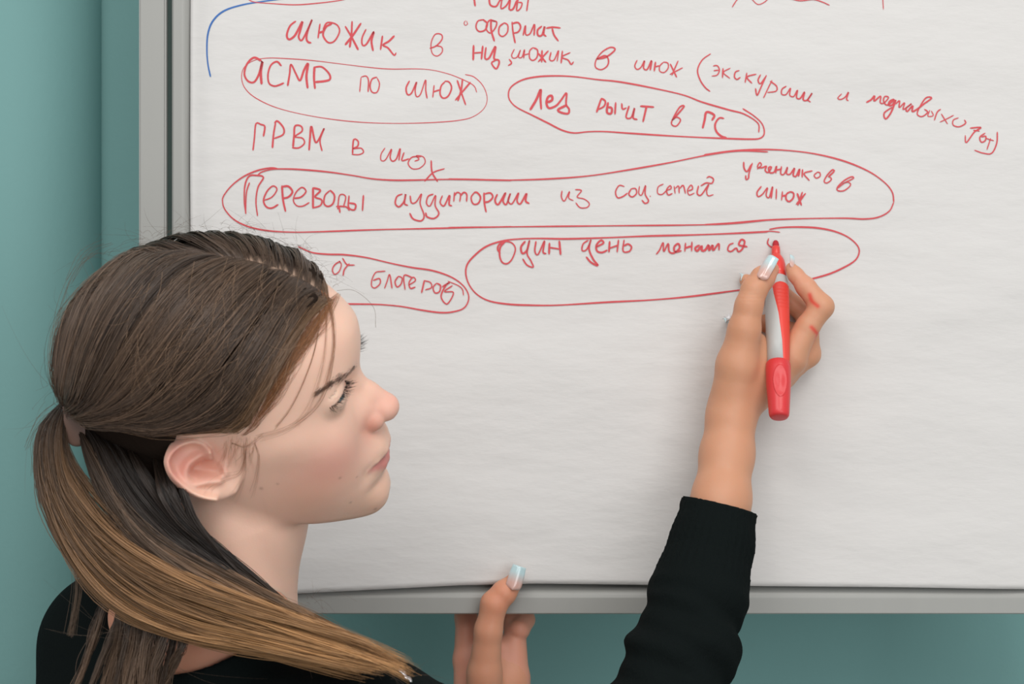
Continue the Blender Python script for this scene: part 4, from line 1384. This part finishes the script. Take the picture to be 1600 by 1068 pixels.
def scalp_hair(N, side, thick, seed, r=(.20, .30)):
    rg_ = np.random.default_rng(seed)
    nl = 95
    lock_u = np.sort(rg_.uniform(0, 1, nl))
    lk = rg_.integers(0, nl, N)
    spread = rg_.normal(0, .006, N)
    u = np.clip(lock_u[lk] + spread, 0, 1)
    P = interp_guides(GL, u)
    t = np.linspace(0, 1, KH)[None, :]
    # start anywhere along the path so that roots cover the scalp
    st_ = np.where(rg_.uniform(size=N) < .55, 0, rg_.uniform(0, .5, N))
    tt = st_[:, None] + (1 - st_[:, None]) * t
    ix = tt * (KH - 1); i0 = np.minimum(ix.astype(int), KH - 2); fr = (ix - i0)[..., None]
    P = P[np.arange(N)[:, None], i0] * (1 - fr) + P[np.arange(N)[:, None], i0 + 1] * fr
    # wander of the lock and of the strand
    lo1 = rg_.normal(0, 1, (nl, 3)); ph = rg_.uniform(0, 6, nl)
    wv = np.sin(tt * 5 + ph[lk][:, None])[..., None] * lo1[lk][:, None] * 2.6
    sv = rg_.normal(0, 1, (N, 1, 3)) * .9 * np.sin(np.pi * np.clip(tt, 0, 1))[..., None]
    wi = np.sin(tt * rg_.uniform(6, 14, (N, 1)) + rg_.uniform(0, 6, (N, 1)))[..., None] * rg_.normal(0, .9, (N, 1, 3))
    P = P + (wv + sv + wi) * np.clip(tt * 8, 0, 1)[..., None] * np.clip((1 - tt) * 4, .15, 1)[..., None]
    lh = rg_.uniform(-1.8, 2.2, nl)
    base = thick * (np.clip(tt / .22, 0, 1) ** .6) * np.clip(.35 + u[:, None] * 3.2, .35, 1)
    off = .8 + base + (lh[lk][:, None] + rg_.uniform(-1.6, .5, (N, 1))) * np.clip(tt * 6, 0, 1)
    blend = np.clip((1 - tt) / .16, 0, 1) ** .8                     # leave the skull near the tie
    Pp = hull_push(P.reshape(-1, 3), off.ravel()).reshape(P.shape)
    P = Pp * blend[..., None] + P * (1 - blend[..., None])
    if side > 0:
        P = P * MY
    rad = rg_.uniform(r[0], r[1], (N, 1)) * (np.clip(.22 + tt * 7, .22, 1))
    lb = rg_.uniform(0, 1, nl)[lk][:, None] * .55 + rg_.uniform(0, 1, (N, 1)) * .45
    cw = np.clip(-.05 + .95 * lb, 0, 1)[..., None]
    fr_ = (np.clip(1 - u * 9, 0, 1)[:, None] * np.ones_like(tt))[..., None]
    cols = DK * (1 - cw) + MD * cw
    cols = cols * (1 - .5 * fr_) + LT * .5 * fr_
    return P, rad, cols


def emit(name, P, rad, cols, local=True, lab=None):
    if local:
        P = h2w(P)
    o = child(strands(name, P, rad, cols, M['hair'], hair_root))
    o.parent = hair_root
    o['kind'] = 'stuff'
    return o


# under-layer: hair-coloured cap that closes the scalp, with a trimmed front hairline
hl = np.array([L(x, y, v) for x, y, v in [(531, 459, 0), (514, 488, -22), (492, 528, -40), (458, 590, -55), (420, 643, -64), (388, 680, -68)]])


def cap_fn(P):
    a = np.stack([P[:, 0], -np.abs(P[:, 1]), P[:, 2]], 1)
    g = .5 + 3.7 * np.clip((np.abs(P[:, 1]) - 1.0) / 12, 0, 1)
    d = skull(P) - g
    # front boundary: x must stay behind the hairline at this height
    zz = a[:, 2]
    xf = np.interp(zz, [-40, 5, 16, 32, 52, 70, 79, 86, 100], [-10, 2, 13, 27, 43, 57, 68, 80, 95])
    d = smax(d, (a[:, 0] - xf + 3) * .8, 4)
    # bottom: behind the ear down to the nape
    xb = P[:, 0]
    zl = np.interp(xb, [-110, -60, -34, -24, -8, 8, 30], [-35, -62, -50, 24, 38, 36, 24])
    d = smax(d, (zl - zz) * .6, 4)
    nape = ell(P, (-52, 0, -20), (41, 57, 52))
    return smin(d, nape, 10)


V, F = sdf_mesh(cap_fn, (-125, -90, -95), (100, 90, 130), 2.0)
hc = np.tile(DK * .75, (len(V), 1))
hc = tint(hc, np.exp(-(V[:, 1] / 4.5) ** 2) * (V[:, 2] > 70) * (V[:, 0] > -45), srgb(168, 142, 124))
hair_root = child(raw('hair', h2w(V), F, M['underhair'], None, col=hc))
hair_root['label'] = 'long brown hair parted in the middle and tied in a low ponytail'

P1, r1, c1 = scalp_hair(6200, -1, 8.5, 3)
emit('strands', P1, r1, c1)
P3, r3, c3 = scalp_hair(260, -1, 11.5, 8, r=(.11, .17))
P3 = P3 + np.random.default_rng(5).normal(0, 1, (260, 1, 3)) * 2.2 * np.sin(np.linspace(0, np.pi, KH))[None, :, None]
emit('loose_strands', P3, r3, np.clip(c3 * 1.8, 0, 1))
P2, r2, c2 = scalp_hair(2200, 1, 8.5, 4, r=(.26, .4))
emit('strands', P2, r2, c2)


def tress(guides, N, K, seed, width_tip=1.0, colfn=None, depth_j=4.0, r=(.2, .3), nl=40, wav=1.0, inward=None):
    """guides: list of lists of (px,py,worldy); strands spread between neighbouring guides"""
    rg_ = np.random.default_rng(seed)
    G = np.array([catmull(np.array([W(*q) for q in g]), K) for g in guides])
    lu = rg_.uniform(0, 1, nl); lk = rg_.integers(0, nl, N)
    u = np.clip(lu[lk] + rg_.normal(0, .012, N), 0, 1)
    P = interp_guides(G, u)
    t = np.linspace(0, 1, K)[None, :]
    ln = rg_.uniform(.82, 1.0, (N, 1))
    ix = t * ln * (K - 1); i0 = np.minimum(ix.astype(int), K - 2); fr = (ix - i0)[..., None]
    P = P[np.arange(N)[:, None], i0] * (1 - fr) + P[np.arange(N)[:, None], i0 + 1] * fr
    tt = t * ln
    env = np.clip(tt * 5, .1, 1)[..., None]
    P = P + env * rg_.normal(0, 1, (nl, 1, 3))[lk] * wav * 1.8 * np.sin(tt * 4 + rg_.uniform(0, 6, nl)[lk][:, None])[..., None]
    P = P + env * rg_.normal(0, 1, (N, 1, 3)) * wav * .8 * np.sin(tt * rg_.uniform(3, 9, (N, 1)) + rg_.uniform(0, 6, (N, 1)))[..., None]
    dj = rg_.uniform(-1, 1, (nl, 1))[lk] * depth_j * .7 + rg_.uniform(-1, 1, (N, 1)) * depth_j * .4
    P[..., 1] += dj * env[..., 0]
    rad = rg_.uniform(r[0], r[1], (N, 1)) * np.clip((1.03 - t) * 6, .25, 1)
    lb = rg_.uniform(0, 1, nl)[lk][:, None] * .65 + rg_.uniform(0, 1, (N, 1)) * .35
    cols = colfn(tt, lb)
    return P, rad, cols


def cgrad(a, b, c, mid=.45):
    def f(t, lb):
        w = np.clip(t / mid, 0, 1)[..., None]; w2 = np.clip((t - mid) / (1 - mid), 0, 1)[..., None]
        base = a * (1 - w) + b * w
        base = base * (1 - w2) + c * w2
        return base * (.25 + 1.15 * lb[..., None])
    return f


# the ponytail: leaves the tie, hangs at the back, then sweeps forward over the shoulder
T0 = (101, 640, -262)
PONY = [
    [(97, 628, -268), (66, 662, -275), (62, 715, -285), (78, 790, -295), (112, 865, -305), (165, 935, -312), (245, 985, -322), (350, 1012, -335), (470, 1030, -345), (575, 1050, -352)],
    [(99, 630, -270), (78, 670, -280), (80, 730, -292), (104, 800, -303), (145, 865, -314), (210, 925, -322), (300, 968, -332), (405, 995, -343), (505, 1018, -352), (610, 1040, -350)],
    [(101, 632, -272), (90, 680, -284), (98, 745, -298), (132, 808, -311), (182, 862, -322), (258, 912, -330), (350, 950, -338), (450, 982, -346), (550, 1012, -350), (640, 1048, -345)],
    [(103, 634, -272), (100, 690, -284), (118, 750, -298), (158, 806, -312), (212, 852, -324), (292, 896, -332), (384, 935, -338), (478, 972, -342), (572, 1014, -340), (650, 1056, -330)],
]
P, r_, c = tress(PONY, 2600, 34, 11, colfn=cgrad(DK * 1.1, LT * .85, GO), depth_j=9, r=(.20, .32), nl=80, wav=1.7)
emit('ponytail', P, r_, c, False)
UNDER = [  # darker inner locks from the nape coming forward under the ponytail
    [(112, 640, -262), (150, 690, -285), (176, 745, -300), (205, 795, -308), (255, 845, -316), (330, 893, -322), (410, 935, -326), (490, 980, -326), (560, 1020, -318)],
    [(135, 650, -262), (178, 700, -290), (206, 750, -302), (245, 800, -308), (300, 850, -312), (370, 900, -314), (440, 948, -314), (505, 995, -308), (560, 1030, -300)],
    [(200, 680, -275), (222, 730, -302), (255, 785, -308), (298, 835, -308), (350, 880, -306), (410, 925, -304), (462, 968, -302), (510, 1005, -298), (550, 1035, -292)],
]
MIDT = [
    [(114, 648, -266), (138, 712, -292), (168, 775, -308), (215, 838, -322), (285, 890, -330), (372, 934, -336), (468, 974, -340), (565, 1022, -332)],
    [(122, 655, -264), (152, 725, -290), (184, 782, -306), (232, 838, -318), (300, 884, -325), (385, 926, -330), (474, 968, -334), (562, 1018, -326)],
    [(130, 660, -262), (166, 735, -288), (200, 785, -303), (250, 836, -314), (318, 878, -320), (395, 920, -326), (476, 962, -328), (558, 1014, -320)],
]
P, r_, c = tress(MIDT, 1500, 30, 17, colfn=cgrad(DK, MD * .9, LT, .5), depth_j=7, r=(.20, .32), nl=50, wav=1.5)
emit('strands', P, r_, c, False)
P, r_, c = tress(UNDER, 1900, 30, 12, colfn=cgrad(DK * .8, DK * 1.15, LT * .8, .6), depth_j=6, r=(.22, .34), nl=50)
emit('strands', P, r_, c, False)
NAPE = [
    [(285, 715, -300), (294, 768, -312), (312, 815, -314), (345, 862, -310), (392, 908, -305), (440, 950, -300), (482, 990, -296)],
    [(270, 715, -300), (282, 766, -315), (304, 812, -316), (342, 858, -311), (392, 905, -306), (442, 948, -302), (488, 988, -298)],
    [(232, 700, -290), (246, 755, -312), (270, 805, -316), (312, 850, -312), (370, 905, -306), (430, 955, -302), (485, 1000, -298)],
    [(248, 720, -300), (262, 768, -318), (292, 812, -318), (336, 852, -312), (392, 900, -306), (445, 945, -302), (490, 985, -298)],
]
P, r_, c = tress(NAPE, 1300, 26, 13, colfn=cgrad(DK * .8, DK * 1.0, MD, .6), depth_j=5, r=(.22, .32), nl=24)
emit('strands', P, r_, c, False)
DOWN = [  # loose ends falling down the back
    [(165, 915, -300), (150, 960, -300), (128, 1020, -296), (100, 1090, -290)],
    [(190, 930, -306), (180, 980, -306), (160, 1040, -304), (140, 1100, -300)],
    [(215, 935, -312), (212, 985, -314), (200, 1040, -314), (190, 1100, -312)],
    [(250, 945, -316), (250, 990, -320), (240, 1045, -320), (235, 1100, -318)],
    [(300, 965, -320), (292, 1000, -322), (272, 1050, -322), (258, 1110, -318)],
]
P, r_, c = tress(DOWN, 1500, 16, 14, colfn=cgrad(DK * 1.0, MD * .8, MD * .9), depth_j=8, r=(.2, .3), nl=26, wav=1.6)
emit('strands', P, r_, c, False)

# loose strands on the face and in front of the ear
FACE = [
    [(505, 458), (516, 490), (520, 540), (512, 590), (497, 628), (470, 655), (440, 672), (405, 682)],
    [(500, 456), (508, 492), (506, 545), (497, 590), (480, 635), (460, 662)],
    [(495, 455), (498, 500), (490, 550), (472, 600), (452, 640), (430, 668)],
    [(510, 460), (520, 500), (521, 545), (510, 598)],
    [(398, 690), (405, 712), (402, 745), (396, 768)],
    [(385, 700), (376, 735), (350, 748), (330, 762), (322, 778)],
    [(385, 705), (380, 740), (368, 765), (358, 775)],
    [(362, 690), (385, 695), (410, 676)],
]
from mathutils.bvhtree import BVHTree
dg = BVHTree.FromPolygons([tuple(v) for v in HV[::1]], [tuple(int(i) for i in f) for f in HF]) 
PP, RR, CCc = [], [], []
rg_ = np.random.default_rng(21)
from mathutils import Vector
camv = Vector((0, -D, 0))


def on_skin(px, py, lift=1.0):
    d = Vector(tuple(W(px, py, 0) - np.array([0, -D, 0]))).normalized()
    hit = dg.ray_cast(camv, d)
    if hit[0] is None:
        return W(px, py, -285)
    return np.array(hit[0] + hit[1] * lift)


for gi, g in enumerate(FACE):
    nrep = [8, 5, 7, 4, 7, 7, 5, 6][gi]
    for _ in range(nrep):
        jit = rg_.normal(0, 8.0 if gi in (4, 5, 6) else 4.0, 2)
        base = np.array([on_skin(x + jit[0] * (i / len(g)), y + jit[1] * (i / len(g)), rg_.uniform(.5, 2.2)) for i, (x, y) in enumerate(g)])
        PP.append(catmull(base, 24)); RR.append(np.linspace(.085, .05, 24) * (.65 if gi in (4, 5, 6, 7) else 1)); CCc.append(np.tile(srgb(150, 102, 70) * rg_.uniform(.7, 1.15), (24, 1)))
# soft fringe of fine hairs where the combed hair meets the temple, and in front of the ear
for _ in range(330):
    q = rg_.uniform(0, 9)
    off_ = rg_.normal(2, 6)
    base_px = catmull(np.array([(530, 458), (504, 488), (478, 524), (453, 562), (432, 600), (408, 640), (384, 676), (345, 680)]), 60)
    a_ = int(rg_.uniform(0, 30)); n_ = int(rg_.uniform(14, 28))
    seg_ = base_px[a_:a_ + n_]
    sh = (.25 + np.sin(np.linspace(0, np.pi, len(seg_))))[:, None] * np.array([off_, off_ * .35])
    pp_ = (seg_ + sh)[::4]
    base = np.array([on_skin(x, y, rg_.uniform(.4, 1.6)) for x, y in pp_])
    PP.append(catmull(base, 24)); RR.append(np.linspace(.05, .10, 24)); CCc.append(np.tile(srgb(164, 112, 72) * rg_.uniform(.5, 1.3), (24, 1)))
for _ in range(70):
    x0_, y0_ = rg_.uniform(350, 400), rg_.uniform(680, 704)
    dx_, dy_ = rg_.normal(-8, 6), rg_.uniform(14, 42)
    base = np.array([on_skin(x0_ + dx_ * t_ * t_, y0_ + dy_ * t_, .6) for t_ in (0, .33, .66, 1)])
    PP.append(catmull(base, 24)); RR.append(np.linspace(.05, .02, 24)); CCc.append(np.tile(srgb(168, 126, 96), (24, 1)))
# lighter wisps lying across the combed hair
for _ in range(150):
    x0_, y0_ = rg_.uniform(190, 480), rg_.uniform(400, 600)
    ang_ = math.radians(rg_.normal(122, 16)); ln_ = rg_.uniform(30, 110); cv_ = rg_.normal(0, .35)
    pts_ = [(x0_ + ln_ * t_ * math.cos(ang_ + cv_ * t_), y0_ + ln_ * t_ * math.sin(ang_ + cv_ * t_)) for t_ in (0, .25, .5, .75, 1)]
    if not all(p_[0] > 130 and p_[1] < 665 for p_ in pts_):
        continue
    base = h2w(np.array([ray_skull(a_, b_, 12.5 + 1.2 * math.sin(3 * i_ + x0_)) for i_, (a_, b_) in enumerate(pts_)]))
    PP.append(catmull(base, 24)); RR.append(np.linspace(.13, .05, 24)); CCc.append(np.tile(srgb(140, 112, 88) * rg_.uniform(.6, 1.4), (24, 1)))
# finer flyaways round the outline
def fly(n, pts, ln, seed, dirw, rr_=.085, cc_=srgb(96, 76, 60)):
    rg2 = np.random.default_rng(seed)
    C_ = catmull(np.array([W(*p) for p in pts]), 200)
    for _ in range(n):
        i = rg2.integers(0, 198)
        p = C_[i] + rg2.normal(0, 3, 3)
        tn = C_[i + 1] - C_[i]; tn /= np.linalg.norm(tn)
        up = np.array(dirw, float)
        l_ = ln * rg2.uniform(.4, 1.2)
        d0 = tn * rg2.choice([-1, 1]) * rg2.uniform(.3, 1) + up * rg2.uniform(.25, .9) + rg2.normal(0, .25, 3)
        cv = -up * rg2.uniform(.1, .9) + tn * rg2.normal(0, .6) + rg2.normal(0, .3, 3)
        t = np.linspace(0, 1, 24)[:, None]
        PP.append(p + d0 * l_ * t + cv * l_ * t ** 2); RR.append(np.linspace(rr_, rr_ * .4, 24)); CCc.append(np.tile(cc_, (24, 1)))


fly(170, [(215, 382, -235), (300, 358, -232), (390, 364, -232), (470, 395, -235), (528, 448, -262)], 14, 31, (0, -.2, 1))
fly(26, [(110, 480, -262), (160, 410, -250), (240, 368, -240)], 26, 32, (-.6, 0, .8))
fly(40, [(62, 690, -285), (80, 590, -268), (110, 480, -262)], 26, 33, (-1, 0, .1))
fly(50, [(400, 990, -345), (520, 1010, -350), (650, 1060, -340)], 22, 34, (.4, -.5, .8))
fly(16, [(470, 930, -300), (540, 1000, -325), (600, 1035, -340)], 20, 35, (.8, -.2, .6))
fly(24, [(170, 960, -318), (230, 1000, -325), (270, 1010, -330)], 45, 36, (-.2, -.3, -1))
for g in ([(150, 395, -255), (118, 425, -262), (98, 470, -268), (92, 520, -272), (97, 570, -270)],
          [(170, 380, -250), (135, 395, -256), (108, 440, -262)],
          [(112, 520, -268), (92, 560, -275), (88, 600, -275), (100, 628, -268)],
          [(118, 505, -268), (97, 545, -276), (86, 590, -277), (98, 630, -268)],
          [(125, 480, -262), (103, 530, -272), (84, 570, -276), (95, 625, -268)],
          [(90, 632, -270), (60, 655, -275), (40, 700, -275)],
          [(90, 640, -270), (55, 680, -275), (52, 740, -278)],
          [(118, 860, -300), (122, 920, -296), (110, 990, -292)],
          [(530, 455, -262), (560, 455, -262), (585, 480, -262), (594, 515, -262)]):
    for _ in range(34 if g[0][0] in (112, 118, 125) else 4 if g[0][0] != 530 else 1):
        gg = np.array([W(*q) for q in g]) + rg_.normal(0, 1.2, 3) + rg_.normal(0, .8, (len(g), 3))
        PP.append(catmull(gg, 24)); RR.append(np.full(24, .12)); CCc.append(np.tile(srgb(96, 78, 62), (24, 1)))
emit('loose_strands', np.array(PP), np.array(RR), np.array(CCc), False)

# baby hairs of the forehead and brown claw of the hair tie
def clipf(P):
    a = chain(P, [W(103, 636, -272), W(114, 658, -276), W(119, 678, -278)], [5, 9, 8.5], 4)
    a = smax(a, np.abs((P - W(116, 655, -276)) @ np.array([.15, .98, .1])) - 4.0, 2)
    b = np.sqrt((np.linalg.norm((P - W(104, 636, -270))[:, [0, 1]], axis=1) - 9) ** 2 + ((P - W(104, 636, -270))[:, 2]) ** 2) - 2.6
    return smin(a, b, 3)
V, F = sdf_mesh(clipf, W(80, 705, -310) * [1, 0, 1] + [0, -320, 0], W(150, 610, -240) * [1, 0, 1] + [0, -240, 0], 1.0)
o = child(raw('hair_tie', V, F, M['clip'])); o['label'] = 'smooth brown hair clip at the ponytail'
